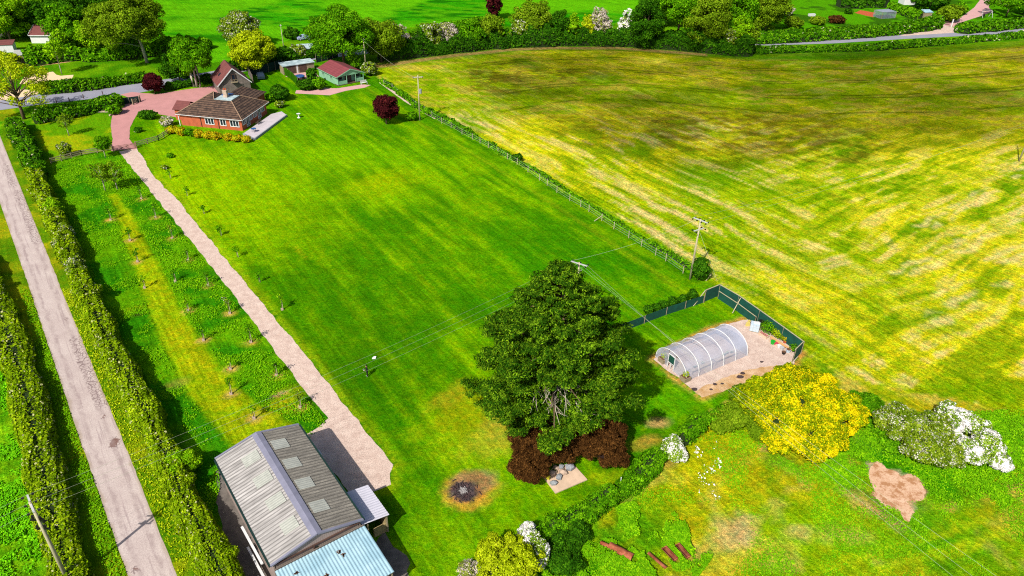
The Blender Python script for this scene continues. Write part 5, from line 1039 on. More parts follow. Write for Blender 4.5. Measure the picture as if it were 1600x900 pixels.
def car_body(car, L=4.1, w=1.75, h=1.45, cm='carpaint'):
    prof = [(-L / 2, .35), (-L / 2, .78), (-L * .28, .9), (-L * .12, h - .04), (L * .22, h), (L * .42, .98), (L / 2, .9), (L / 2, .35)]
    mb = MB(); n_ = len(prof); vs = []
    for s_ in (-1, 1):
        for x, z in prof: k = .8 if z > 1.1 else 1; vs.append((x, s_ * w / 2 * k, z))
    mb.add(vs, [tuple(range(n_ - 1, -1, -1)), tuple(range(n_, 2 * n_))] + [(i, (i + 1) % n_, n_ + (i + 1) % n_, n_ + i) for i in range(n_)]); mb.build('body', M[cm], car)
    a, b = Vector((-L * .27, 0, .93)), Vector((-L * .13, 0, h - .07)); mb = MB(); mb.slab([a + Vector((-.03, -w * .42, 0)), a + Vector((-.03, w * .42, 0)), b + Vector((-.03, w * .37, 0)), b + Vector((-.03, -w * .37, 0))], .03); mb.build('windscreen', M['glass'], car)
    mb = MB()
    for s_ in (-1, 1): mb.add([(-L * .2, s_ * w * .475, 1.0), (L * .33, s_ * w * .475, 1.03), (L * .22, s_ * w * .41, h - .08), (-L * .1, s_ * w * .41, h - .08)], [(0, 1, 2, 3)])
    mb.build('side_windows', M['glass'], car)
    for sx in (-.32, .32):
        for s_ in (-1, 1):
            mb = MB(); mb.tube([(L * sx, s_ * (w / 2 - .2), .31), (L * sx, s_ * (w / 2 + .01), .31)], .31, 12); wh = mb.build('wheel', M['tyre'], car); mb = MB(); mb.tube([(L * sx, s_ * (w / 2), .31), (L * sx, s_ * (w / 2 + .03), .31)], .18, 10); mb.build('rim', M['galv'], wh)
    for s_ in (-1, 1): mb = MB(); mb.box((-L / 2 - .01, s_ * w * .36, .7), (.06, .34, .14)); mb.build('headlight', M['white'], car)
car_body(car)
p = g(475, 62); car = thing('car', 'silver-blue car among the bushes behind the open shed', 'car', (p.x, p.y, .03), R(30)); M['carsilver'] = mat('silver_car_paint', C(165, 180, 215), .3, .05, 2, spec=.6); car_body(car, cm='carsilver')
# --- summerhouse ---
s0 = g(526, 121, 2.2); s1 = g(569, 112.6, 2.2); sa_ = math.atan2(s1.y - s0.y, s1.x - s0.x); sw_ = (s1 - s0).length
st = thing('summerhouse', 'mint-green wooden summerhouse with burgundy gabled roof and open porch', 'summerhouse', (s0.x, s0.y, 0), sa_); sl3 = 10.2; sz = 3.65
mb = MB(); mb.prism([(.25, 1.6), (sw_ - .25, 1.6), (sw_ - .25, sl3 - .2), (.25, sl3 - .2)], 0, 2.2); mb.slab([(.25, .12, 2.15), (sw_ - .25, .12, 2.15), (sw_ / 2, .12, sz - .2)], .1); mb.slab([(.25, sl3 - .3, 2.15), (sw_ - .25, sl3 - .3, 2.15), (sw_ / 2, sl3 - .3, sz - .2)], .1)
mb.box((.3, .85, 1.1), (.1, 1.5, 2.2)); mb.box((1.5, .15, .5), (2.4, .1, 1.0)); mb.box((sw_ - 1.35, .15, .5), (2.1, .1, 1.0)); mb.build('wall', M['mint'], st)
mb = MB(); mb.slab([(-.1, -.1, 2.13), (-.1, sl3, 2.13), (sw_ / 2, sl3, sz), (sw_ / 2, -.1, sz)], .1); mb.slab([(sw_ + .1, -.1, 2.13), (sw_ + .1, sl3, 2.13), (sw_ / 2, sl3, sz), (sw_ / 2, -.1, sz)], .1); rf_ = mb.build('roof', M['tileb'], st)
mb = MB(); mb.bar((-.12, -.15, 2.12), (sw_ / 2, -.15, sz - .03), .06, .2); mb.bar((sw_ + .12, -.15, 2.12), (sw_ / 2, -.15, sz - .03), .06, .2); mb.bar((-.16, -.1, 2.1), (-.16, sl3, 2.1), .06, .14); mb.build('bargeboard', M['mint'], st)
for x in (.3, 2.75, sw_ - 2.5, sw_ - .3): mb = MB(); mb.box((x, .1, 1.08), (.14, .14, 2.16)); mb.build('post', M['mint'], st)
mb = MB(); mb.box((sw_ / 2, .8, .08), (sw_ - .2, 1.8, .16)); mb.build('porch_floor', M['brown'], st)
mb = MB(); mb.box((sw_ / 2, 1.5, 1.05), (1.7, .12, 2.0)); mb.build('door', M['brown'], st)
window(st, (1.4, 1.55, 1.45), 1.5, 1.0, 0, 2, fm='brown'); window(st, (sw_ - 1.3, 1.55, 1.45), 1.5, 1.0, 0, 2, fm='brown')
for y, w_ in ((3.4, 1.1), (7.6, 1.0)): window(st, (.2, y, 1.45), w_, .9, R(-90), 2, fm='mint')
# --- open shed and hot tub yard ---
h0 = g(441, 104, 2.3); h1 = g(492, 96.7, 2.3); hh = math.atan2(h1.y - h0.y, h1.x - h0.x); hw = (h1 - h0).length
sh = thing('shed', 'long low wooden shed with pale grey flat roof and two brown doors', 'shed', (h0.x, h0.y, 0), hh)
mb = MB(); mb.prism([(.2, .3), (hw - .2, .3), (hw - .2, 3.0), (.2, 3.0)], 0, 2.2); mb.build('wall', M['wood'], sh)
mb = MB(); mb.slab([(0, 0, 2.3), (hw, 0, 2.3), (hw, 3.3, 2.5), (0, 3.3, 2.5)], .12); mb.build('roof', M['lead'], sh)
for x in (hw * .28, hw * .62): mb = MB(); mb.box((x, .27, 1.0), (2.0, .06, 2.0)); mb.build('door', M['brown'], sh)
mb = MB(); mb.box((hw * .45, .26, 1.0), (.35, .06, 2.0)); mb.build('door_frame', M['white'], sh)
p = g(469, 124); tb = thing('hot_tub', 'round hot tub with dark blue cover between the hedge screens', 'hot tub', p); mb = MB(); mb.tube([(0, 0, 0), (0, 0, .85)], [1.15, 1.2], 14); mb.build('tub', M['brown'], tb); mb = MB(); mb.tube([(0, 0, .85), (0, 0, .98)], [1.25, 1.15], 14); mb.build('cover', M['tarp'], tb)
p = g(488, 107); tb = thing('barbecue', 'black covered barbecue beside the open shed', 'barbecue', p); mb = MB(); mb.box((0, 0, .8), (1.1, .6, .5), .4, taper=.85); mb.build('hood', M['black'], tb); mb = MB(); mb.box((0, 0, .28), (.9, .5, .55), .4); mb.build('cabinet', M['galv'], tb)
sheet('yard_paving', gp([(446, 120), (452, 115), (492, 112), (497, 118), (505, 135), (495, 136), (484, 124), (470, 122)]), .02, M['path'], .03)
def screen(pts, h, label, m_='net', name='fence_screen', step=2.4, cat='fence', post='wood', ph=.1, grp=None, z=0, pr=.045, t_=.03):
    P = [g(x, y) for x, y in pts]; b = P[0].copy(); t = thing(name, label, cat, b, 0, grp)
    mb = MB()
    for a, c in zip(P[:-1], P[1:]): mb.bar(a - b + Vector((0, 0, h / 2)), c - b + Vector((0, 0, h / 2)), t_, h)
    mb.build('fabric' if m_ in ('mesh', 'net') else 'panel', M[m_], t)
    for a, c in zip(P[:-1], P[1:]):
        n_ = max(1, round((c - a).length / step))
        for i in range(n_ + (1 if c == P[-1] else 0)):
            q = a.lerp(c, i / n_) - b; mb = MB(); mb.tube([q + Vector((.06, -.06, -.1)), q + Vector((.06, -.06, h + ph))], pr, 6); mb.build('post', M[post], t)
    return t, P, b
screen([(446, 117), (456, 124), (466, 134)], 1.9, 'green lattice screen left of the hot tub', 'fol_dark', 'trellis_screen', t_=.35)
screen([(480, 121), (488, 127), (504, 135)], 1.9, 'green lattice screen right of the hot tub', 'fol_dark', 'trellis_screen', t_=.35)
screen([(392, 118), (420, 113), (441, 106)], 2.2, 'dark green mesh fence behind the blue car', 'net')
screen([(494, 98), (512, 94), (528, 89)], 2.6, 'dark green mesh fence between shed and summerhouse', 'net')
screen([(190, 163), (203, 162), (218, 160)], 1.5, 'short dark green mesh panel beside the open drive gate', 'net')
screen([(396, 131), (388, 116)], 2.3, 'grey boarded fence panel joined to the timber garage', 'woodg', 'boarded_fence')
p = g(467, 184); bb = thing('bird_bath', 'white stone bird bath standing on the lawn', 'bird bath', p); mb = MB(); mb.tube([(0, 0, 0), (0, 0, .12), (0, 0, .2), (0, 0, .8)], [.35, .32, .13, .12], 10); mb.build('pedestal', M['white'], bb); mb = MB(); mb.tube([(0, 0, .8), (0, 0, .95)], [.2, .45], 12); mb.build('bowl', M['white'], bb)
# cottage and sheds top left
p = g(48, 68); q = g(82, 68); ct = thing('cottage', 'small cottage with dark red roof and white trim behind the hedge', 'house', p, math.atan2(q.y - p.y, q.x - p.x)); L_ = (q - p).length
mb = MB(); mb.prism([(.2, .3), (L_ - .2, .3), (L_ - .2, 5.5), (.2, 5.5)], 0, 2.4); mb.build('wall', M['white'], ct); mb = MB(); mb.slab([(0, -.1, 2.3), (L_, -.1, 2.3), (L_ - 1, 2.9, 4.6), (1, 2.9, 4.6)], .12); mb.slab([(0, 6, 2.3), (L_, 6, 2.3), (L_ - 1, 2.9, 4.6), (1, 2.9, 4.6)], .12); mb.build('roof', M['tiler'], ct); mb = MB(); mb.bar((0, -.16, 2.25), (L_, -.16, 2.25), .1, .2); mb.bar((-.1, 0, 2.3), (1, 2.8, 4.6), .12, .2); mb.bar((L_ + .1, 0, 2.3), (L_ - 1, 2.8, 4.6), .12, .2); mb.build('white_trim', M['white'], ct)
for px, lbl, rm, wm_ in [((12, 80), 'little white-walled outhouse at the left picture edge', 'tiler', 'white'), ((40, 96), 'small glass-roofed greenhouse below the cottage', 'rlight', 'wood'), ((478, 86), 'tiny pale outbuilding among the bushes behind the shed', 'lead', 'wood')]:
    p = g(*px); o = thing('outhouse', lbl, 'outbuilding', p, .3); mb = MB(); mb.prism([(-2, -1.4), (2, -1.4), (2, 1.4), (-2, 1.4)], 0, 2.1); mb.build('wall', M[wm_], o); mb = MB(); mb.slab([(-2.2, -1.6, 2.1), (2.2, -1.6, 2.1), (2.2, 1.6, 2.7), (-2.2, 1.6, 2.7)], .1); mb.build('roof', M[rm], o)
# fruit cage, garden frame and farm gateway, top right
p = g(1381, 27); fc_ = thing('fruit_cage', 'grey netted fruit cage in the garden beyond the road', 'fruit cage', p, R(20)); M['net2'] = mat('grey_net', C(150, 160, 175), .8, .15, 1)
mb = MB(); mb.slab([(-3, -2, 2.3), (3, -2, 2.3), (3, 2, 2.3), (-3, 2, 2.3)], .05); mb.build('net_roof', M['net2'], fc_)
mb = MB()
for i in range(25):
    x = -3 + i * .25; mb.box((x, -2, 1.12), (.1, .03, 2.2)); 
for i in range(17): mb.box((-3, -2 + i * .25, 1.12), (.03, .1, 2.2)); mb.box((3, -2 + i * .25, 1.12), (.03, .1, 2.2))
mb.build('net_side', M['net2'], fc_)
for sx in (-3.08, 3.08):
    for sy in (-2.08, 2.08): mb = MB(); mb.box((sx, sy, 1.2), (.1, .1, 2.4)); mb.build('post', M['wood'], fc_)
sheet('kitchen_garden_bed', gp([(1335, 20), (1345, 16), (1368, 20), (1364, 27)]), .02, M['terra'], .3)
p = g(1445, 30); o = thing('shed', 'little shed with pale blue roof peeping over the roadside hedge', 'shed', p, .2); mb = MB(); mb.prism([(-1.5, -1), (1.5, -1), (1.5, 1), (-1.5, 1)], 0, 2.6); mb.build('wall', M['wood'], o); mb = MB(); mb.slab([(-1.7, -1.2, 2.6), (1.7, -1.2, 2.6), (1.7, 1.2, 3.1), (-1.7, 1.2, 3.1)], .1); mb.build('roof', M['bluesheet'], o)
p = g(1417, 6); o = thing('farm_cottage', 'white-walled cottage half hidden at the top edge of the picture', 'house', p, .1); mb = MB(); mb.prism([(-2.5, -2), (2.5, -2), (2.5, 2), (-2.5, 2)], 0, 2.4); mb.build('wall', M['white'], o); mb = MB(); mb.slab([(-2.7, -2.2, 2.4), (2.7, -2.2, 2.4), (2.7, 0, 3.6), (-2.7, 0, 3.6)], .1); mb.slab([(-2.7, 2.2, 2.4), (2.7, 2.2, 2.4), (2.7, 0, 3.6), (-2.7, 0, 3.6)], .1); mb.build('roof', M['tiler'], o)
for px, lbl in [((1471, 39), 'white gatepost on the left side of the farm gateway'), ((1486, 42), 'white gatepost on the right side of the farm gateway')]:
    p = g(*px); o = thing('gatepost', lbl, 'gatepost', p, 0, 'white posts of the farm gateway'); mb = MB(); mb.box((0, 0, 1.2), (.3, .3, 2.4)); mb.build('post', M['white'], o); mb = MB(); mb.box((0, 0, 2.47), (.42, .42, .12), taper=.5); mb.build('cap', M['white'], o)
p = g(1478, 39); o = thing('field_gate', 'low dark wooden gate between the two white gateposts', 'gate', p, math.atan2(g(1486, 42).y - g(1471, 39).y, g(1486, 42).x - g(1471, 39).x)); mb = MB()
for k in range(4): mb.box((0, 0, .3 + k * .28), (2.6, .05, .1))
mb.build('rail', M['brown'], o); mb = MB(); mb.bar((-1.3, .05, .3), (1.3, .05, 1.1), .04, .1); mb.build('brace', M['brown'], o)
p = g(1540, 27); o = thing('garden_swing', 'grey metal swing frame on the gravel by the farm drive', 'swing', p, .2); mb = MB()
for sx in (-2, 2): mb.tube([(sx, -.9, 0), (sx, 0, 2.2)], .07, 5); mb.tube([(sx, .9, 0), (sx, 0, 2.2)], .07, 5)
mb.tube([(-2, 0, 2.2), (2, 0, 2.2)], .08, 5); mb.build('frame', M['galv'], o); mb = MB(); mb.box((-.9, 0, .5), (1.3, .6, .08)); mb.box((-.9, .3, .8), (1.3, .06, .6)); mb.build('seat', M['black'], o)
for px, lbl in [((1308, 6), 'white tree stump post at the top edge, the left one'), ((1322, 6), 'grey tree stump post at the top edge, the right one')]:
    p = g(*px); mb = MB(); mb.tube([(0, 0, 0), (0, 0, 2), (.1, 0, 4.5)], [.35, .3, .25], 7); o = tag(mb.build('post', M['bark_pale']), lbl, 'post'); o.location = p
p = g(1268, 25); o = thing('water_trough', 'small white trough in the garden behind the road', 'trough', p, .3); mb = MB(); mb.box((0, 0, .35), (2.4, .9, .7), taper=1.1); mb.build('basin', M['white'], o); mb = MB(); mb.box((0, 0, .72), (2.5, 1.0, .06)); mb.build('rim', M['white'], o)

# ---------------- polytunnel on its gravel pad ----------------
t0 = g(1052, 551, 2.6); t1 = g(1148, 513, 2.6); ta = math.atan2(t1.y - t0.y, t1.x - t0.x); TL = (t1 - t0).length
pt_ = thing('polytunnel', 'clear polythene tunnel greenhouse with white hoops on pale gravel', 'greenhouse', (t0.x, t0.y, 0), ta)
m, n, out = newmat('polythene'); gl2 = N_(n, 'ShaderNodeBsdfPrincipled'); gl2.inputs['Base Color'].default_value = (*C(222, 228, 250), 1); gl2.inputs['Roughness'].default_value = .28; gl2.inputs['Specular IOR Level'].default_value = .9
tr = N_(n, 'ShaderNodeBsdfTransparent'); tr.inputs[0].default_value = (.94, .96, .98, 1); mx = N_(n, 'ShaderNodeMixShader'); n.links.new(maprange(n, noise(n, .3, 2), .35, .65, .26, .5), mx.inputs[0]); n.links.new(tr.outputs[0], mx.inputs[1]); n.links.new(gl2.outputs[0], mx.inputs[2]); n.links.new(mx.outputs[0], out.inputs[0]); M['poly'] = m
TW, TH = 2.8, 2.62
arc = [(-math.cos(math.pi * i / 16) * TW * (1 if i in (0, 16) else 1.0), math.sin(math.pi * i / 16) ** .8 * TH) for i in range(17)]
mb = MB(); vs = []; nx2 = 20
for i in range(nx2 + 1):
    for (y, z) in arc: vs.append((TL * i / nx2, y, z))
fs = [(i * 17 + k, i * 17 + k + 1, (i + 1) * 17 + k + 1, (i + 1) * 17 + k) for i in range(nx2) for k in range(16)]
mb.add(vs, fs); mb.build('cover', M['poly'], pt_, True)
mb = MB(); 
for x in (TL,): mb.add([(x, y, z) for y, z in arc], [tuple(range(17))])
mb.build('end_panel', M['poly'], pt_)
mb = MB(); left = [(0, y, z) for y, z in arc if y < -.55]; left += [(0, -.55, 2.1), (0, -.55, 0)]; mb.add([v for v in left], [tuple(range(len(left)))]); right = [(0, y, z) for y, z in arc if y > .55]; right = [(0, .55, 0), (0, .55, 2.1)] + right; mb.add(right, [tuple(range(len(right)))]); mid = [(0, -.55, 2.1)] + [(0, y, z) for y, z in arc if abs(y) <= .56] + [(0, .55, 2.1)]; mb.add(mid, [tuple(range(len(mid)))])
mb.build('end_panel', M['poly'], pt_)
for i in range(6):
    x = TL * i / 5; mb = MB(); mb.tube([(x, y * 1.012, z * 1.012) for y, z in arc], .05, 6); mb.build('hoop', M['white'], pt_)
mb = MB(); mb.tube([(0, 0, TH * .985), (TL, 0, TH * .985)], .03, 5); 
for s_ in (-1, 1): mb.tube([(0, s_ * 2.3, 1.5), (TL, s_ * 2.3, 1.5)], .025, 5); mb.tube([(TL, s_ * 2.6, .1), (TL * .82, s_ * 2.2, 1.7)], .03, 5)
mb.build('purlin', M['white'], pt_)
mb = MB(); mb.box((-.03, 0, 1.5), (.05, 1.06, 1.1)); dr_ = mb.build('door', M['mesh'], pt_); mb = MB(); mb.box((-.06, -.55, 1.05), (.08, .09, 2.1)); mb.box((-.06, .55, 1.05), (.08, .09, 2.1)); mb.box((-.06, 0, 2.12), (.08, 1.18, .09)); mb.box((-.06, 0, .92), (.08, 1.0, .06)); mb.box((-.06, 0, .5), (.08, .07, .85)); mb.build('door_frame', M['white'], dr_)
def lt_(x, y, z=0): return Vector((t0.x + math.cos(ta) * x - math.sin(ta) * y, t0.y + math.sin(ta) * x + math.cos(ta) * y, z))
for i, (x0, L_, y) in enumerate([(1.4, 3.6, -1.9), (5.4, 3.8, -1.9)]):
    o = thing('staging_table', 'pale slatted staging table inside the polytunnel, %s one' % ('nearer the door' if i == 0 else 'farther from the door'), 'table', lt_(x0 + L_ / 2, y), ta, 'staging tables in the polytunnel'); mb = MB(); mb.box((0, 0, .75), (L_, .9, .06)); mb.build('tabletop', M['conc'], o)
    for sx in (-1, 1):
        for sy in (-1, 1): mb = MB(); mb.box((sx * (L_ / 2 - .1), sy * .38, .36), (.06, .06, .72)); mb.build('leg', M['wood'], o)
for i, (x, y) in enumerate([(2.2, -1.9), (3.6, -1.8), (7.2, -1.9), (7.8, -1.8), (8.4, -2.0)]):
    o = thing('seed_tray', 'small tray of seedlings on the tunnel staging', 'tray', lt_(x, y, .78), ta, 'seed trays in the polytunnel'); o['label'] = 'tray of seedlings on the tunnel staging, %s from the door' % ordn[i]
    mb = MB(); mb.box((0, 0, .04), (.4, .25, .08)); mb.build('tray', M['black'], o); P = rng.normal(0, .09, (40, 3)) * [1.2, .8, .5] + [0, 0, .16]; link('plants', quads_mesh('plants', leaves(P, P * 0 + [0, 0, 1], .07), 40), M['fol_mid'], o)
for b, w_ in [((1036, 565), 'left'), ((1070, 594), 'right')]:
    p = g(*b); o = thing('planter', 'square wooden planter with yellow-green shrub, %s of the polytunnel door' % w_, 'planter', p, ta, 'planters at the polytunnel door'); mb = MB(); mb.box((0, 0, .32), (.95, .95, .64), taper=1.08); mb.build('box', M['wood'], o); mb = MB(); mb.box((0, 0, .66), (.85, .85, .04)); mb.build('compost', M['soil'], o)
    D = rng.normal(0, 1, (260, 3)); D /= np.linalg.norm(D, axis=1)[:, None]; link('shrub', quads_mesh('shrub', leaves(D * [.36, .36, .36] + [0, 0, 1.0], D, .1), 260), M['fol_yel'], o)
p = g(1178, 516); o = thing('water_tank', 'pale blue-white square bulk water tank at the green fence', 'tank', p, R(-20)); mb = MB(); mb.box((0, 0, .62), (1.15, 1.0, 1.05)); mb.build('tank', M['ibc'], o); mb = MB()
for z in (.2, .5, .8, 1.1): mb.box((0, 0, z), (1.2, 1.05, .03))
for x in (-.58, -.2, .2, .58): mb.box((x, 0, .62), (.03, 1.06, 1.1))
mb.build('cage', M['galv'], o); mb = MB(); mb.box((0, 0, .06), (1.2, 1.0, .12)); mb.build('pallet', M['wood'], o); mb = MB(); mb.box((.1, .1, 1.2), (.8, .5, .12), .3); mb.build('lid_cover', M['white'], o)
p = g(1187, 511); o = thing('water_butt', 'round black water butt behind the bulk tank', 'water butt', p); mb = MB(); mb.tube([(0, 0, 0), (0, 0, .5), (0, 0, 1.0)], [.3, .36, .33], 12); mb.build('barrel', M['black'], o); mb = MB(); mb.tube([(0, 0, 1.0), (0, 0, 1.06)], .35, 12); mb.build('lid', M['black'], o)
p = g(1168, 509); mb = MB(); mb.box((0, 0, .3), (.6, .3, .6), .2, taper=.7); mb.box((.1, .1, .7), (.3, .2, .3), .4); tag(mb.build('insulation_roll', M['insul']), 'pale yellow bundle leaning on the bulk tank', 'bundle').location = p
for i, (px, s_) in enumerate([((1085, 609), .35), ((1117, 601), .25), ((1111, 609), .2), ((1156, 590), .4), ((1160, 584), .3), ((1128, 600), .2), ((1190, 566), .22)]):
    p = g(*px); mb = MB(); mb.ball((0, 0, s_ * .3), s_, 6, jit=.25, sz=(1.2, .8, .45)); tag(mb.build('clod', M['char']), 'dark clod of soil on the pale gravel in front of the polytunnel', 'clod', 'clods of soil before the polytunnel').location = p
# windbreak fence, planter bed and its pots
screen([(970, 519), (1040, 492), (1098, 473)], 1.25, 'low left stretch of the dark green windbreak, nearest the pine', 'mesh', 'windbreak_fence', step=3.4, pr=.05)
WB = [(1099, 472), (1121, 463), (1150, 480), (1182, 503), (1219, 530), (1250, 553), (1237, 566)]
t_, P, b = screen(WB, 2.0, 'dark green fabric windbreak on pale posts round the polytunnel plot', 'mesh', 'windbreak_fence', step=5.5, pr=.05)
mb = MB()
for a, c in zip(P[:-1], P[1:]): mb.bar(a - b + Vector((0, 0, 2.03)), c - b + Vector((0, 0, 2.03)), .1, .08)
mb.build('top_rail', M['pole'], t_)
mb = MB()
for top_, bot in [((1099, 471), (1083, 477)), ((1154, 482), (1144, 488))]: q = g(*top_) - b; w2 = g(*bot) - b; mb.bar(q + Vector((0, 0, 1.9)), w2 + Vector((0, -.2, 0)), .1, .1)
mb.build('brace', M['pole'], t_)
t2, P2, b2 = screen([(1121, 466), (1152, 486.5), (1178, 506)], 1.2, 'lower inner green windbreak strip with pale rail', 'mesh', 'windbreak_fence', step=6); mb = MB(); 
for a, c in zip(P2[:-1], P2[1:]): mb.bar(a - b2 + Vector((0, 0, 1.24)), c - b2 + Vector((0, 0, 1.24)), .09, .07)
mb.build('top_rail', M['pole'], t2)
def trough(a, c, label, grp, soil='soil'):
    a = g(*a); c = g(*c); m_ = (a + c) / 2; L_ = (c - a).length; o = thing('planter_box', label, 'planter', m_, math.atan2(c.y - a.y, c.x - a.x), grp); mb = MB()
    for s_ in (-1, 1): mb.box((0, s_ * .28, .18), (L_, .06, .36)); mb.box((s_ * (L_ / 2 - .03), 0, .18), (.06, .5, .36))
    mb.build('box', M['terra'] if 0 else M['conc'], o); mb = MB(); mb.box((0, 0, .16), (L_ - .12, .5, .28)); mb.build('soil', M['red'], o)
trough((1187, 521), (1199, 529), 'narrow wooden trough with red plants, nearer the water tank', 'plank troughs by the windbreak'); trough((1204, 532), (1216, 541), 'narrow wooden trough in the middle of the pots', 'plank troughs by the windbreak')
a = g(1204, 526, .4); c = g(1237, 547, .4); mb = MB(); m_ = (a + c) / 2; mb.bar(a - m_, c - m_, .3, .12); tag(mb.build('timber_beam', mat('orange_timber', C(235, 180, 120), .8, .1, 2)), 'long orange-brown timber beam edging the pot plants', 'beam').location = m_
for i, (px, cm, r_, lbl) in enumerate([((1207, 537), 'green', .34, 'bright green plastic tub in the pot row'), ((1212, 539), 'pink', .28, 'pink plastic bucket beside the green tub'), ((1217, 543), 'white', .28, 'white bucket left of the silver pots'), ((1221, 546), 'galv', .3, 'round silver pot behind the black pot'), ((1224, 553), 'black', .28, 'black round pot nearest the gravel'), ((1231, 550), 'ibc', .34, 'pale blue bucket near the fence end'), ((1226, 535.5), 'terra', .26, 'orange terracotta pot behind the beam'), ((1221, 541), 'white', .22, 'small white pot against the beam'), ((1190, 514), 'bstone', .4, 'pale stone pot beside the water tank')]):
    p = g(*px); o = thing('plant_pot', lbl, 'pot', p, 0, 'pots and buckets by the windbreak'); mb = MB(); mb.tube([(0, 0, 0), (0, 0, r_ * 1.3)], [r_ * .75, r_], 10, cap=True); mb.build('pot', M[cm], o); mb = MB(); mb.tube([(0, 0, r_ * 1.3), (0, 0, r_ * 1.36)], r_ * .85, 10); mb.build('soil', M['soil'] if cm not in ('white', 'galv', 'green', 'pink') else M[cm], o)
for px, f, r_, lbl in [((1199, 519), 'fol_mid', 1.2, 'leafy green shrub against the windbreak beside the tank'), ((1213, 526), 'fol_yel', .9, 'yellowish plant behind the timber beam'), ((1229, 533), 'fol_flow', .8, 'yellow-flowering plant behind the beam'), ((1240, 537), 'fol_bright', .7, 'lime green shrub near the windbreak corner'), ((1241, 549), 'fol_mid', .8, 'green plant in the corner of the windbreak'), ((1220, 530), 'fol_olive', .7, 'olive plant in the middle of the pot bed')]:
    p = g(*px); o = thing('pot_plant', lbl, 'plant', p, 0, 'plants along the windbreak'); D = rng.normal(0, 1, (int(700 * r_ * r_), 3)); D /= np.linalg.norm(D, axis=1)[:, None]; link('leaves', quads_mesh('leaves', leaves(D * rng.uniform(.5, 1, (len(D), 1)) * [r_, r_, r_ * .7] + [0, 0, r_ * .72], D, .12), len(D)), M[f], o); mb = MB(); mb.tube([(0, 0, 0), (0, 0, r_)], .04, 5); mb.build('stem', M['bark'], o)

# ---------------- wooden fences, gates, wire fence ----------------
def railfence(pts, label, step=2.2, nr=3, hh=1.15, grp=None):
    P = [g(*p) for p in pts]; b = P[0].copy(); t = thing('rail_fence', label, 'fence', b, 0, grp)
    for k in range(nr):
        mb = MB(); z = hh * (.9 - .3 * k)
        for a, c in zip(P[:-1], P[1:]): mb.bar(a - b + Vector((0, 0, z)), c - b + Vector((0, 0, z)), .06, .14)
        mb.build('rail', M['wood'], t)
    for a, c in zip(P[:-1], P[1:]):
        n_ = max(1, round((c - a).length / step))
        for i in range(n_ + 1): q = a.lerp(c, i / n_) - b; mb = MB(); mb.box(q + Vector((0, .06, hh / 2)), (.14, .14, hh)); mb.build('post', M['wood'], t)
railfence([(80, 256), (128, 243.5), (176, 235)], 'long brown post-and-rail fence left of the track gate', grp='rail fences beside the track gate')
railfence([(213, 230), (248, 220), (264, 210)], 'short post-and-rail fence between the gate and the flower border', grp='rail fences beside the track gate')
def gate5(a, c, label, m_, hh=1.15):
    a = g(*a); c = g(*c); mid_ = (a + c) / 2; L_ = (c - a).length; t = thing('gate', label, 'gate', mid_, math.atan2(c.y - a.y, c.x - a.x)); mb = MB()
    for k in range(5): mb.box((0, 0, .22 + k * .22), (L_, .05, .08))
    mb.build('bar', M[m_], t); mb = MB(); mb.box((-L_ / 2, 0, .62), (.08, .07, 1.1)); mb.box((L_ / 2, 0, .62), (.08, .07, 1.1)); mb.bar((-L_ / 2, .04, .2), (L_ / 2, .04, 1.1), .04, .08); mb.build('frame', M[m_], t)
    for s_ in (-1, 1): mb = MB(); mb.box((s_ * (L_ / 2 + .16), 0, .7), (.2, .2, 1.4)); mb.build('gatepost', M[m_], t)
M['pinkwood'] = mat('pinkish_wood', C(165, 120, 110), .8, .15, 2)
gate5((179, 237), (212, 232), 'wide pinkish five-bar gate between drive and gravel track', 'pinkwood')
gate5((209, 163.5), (219, 158.5), 'open grey wooden gate at the road entrance of the drive', 'wood')
wf = thing('wire_fence', 'long post-and-wire fence between the big lawn and the hayfield', 'fence', g(*FENCE[0])); b = g(*FENCE[0])
PP = [(600, 133), (613, 139), (622, 148), (637, 157), (650, 167), (663, 175), (675, 183), (690, 193), (705, 200), (722, 210), (738, 218), (750, 224), (763, 231), (778, 240), (793, 249), (808, 257), (825, 269), (843, 282), (855, 290), (870, 301), (890, 314), (907, 323), (920, 331), (940, 345), (959, 358), (982, 372), (1002, 385), (1024, 399), (1040, 408), (1067, 427)]
for p_ in PP:
    q = g(*p_) - b; mb = MB(); mb.tube([q + Vector((0, 0, -.1)), q + Vector((0, 0, 1.35))], .06, 5); mb.build('post', M['pole'], wf)
for z in (.3, .7, 1.15):
    mb = MB(); mb.tube([g(*p_) - b + Vector((0, 0, z)) for p_ in PP], .012, 3, cap=False); mb.build('wire', M['galv'], wf)
mb = MB(); q = g(940, 345) - b; mb.bar(q + Vector((-1.3, -.3, .05)), q + Vector((0, 0, 1.0)), .09, .09); q = g(1085, 436) - b; mb.bar(q + Vector((1.6, -.5, .05)), q + Vector((2.2, -.4, 1.1)), .09, .09); mb.build('brace', M['pole'], wf)

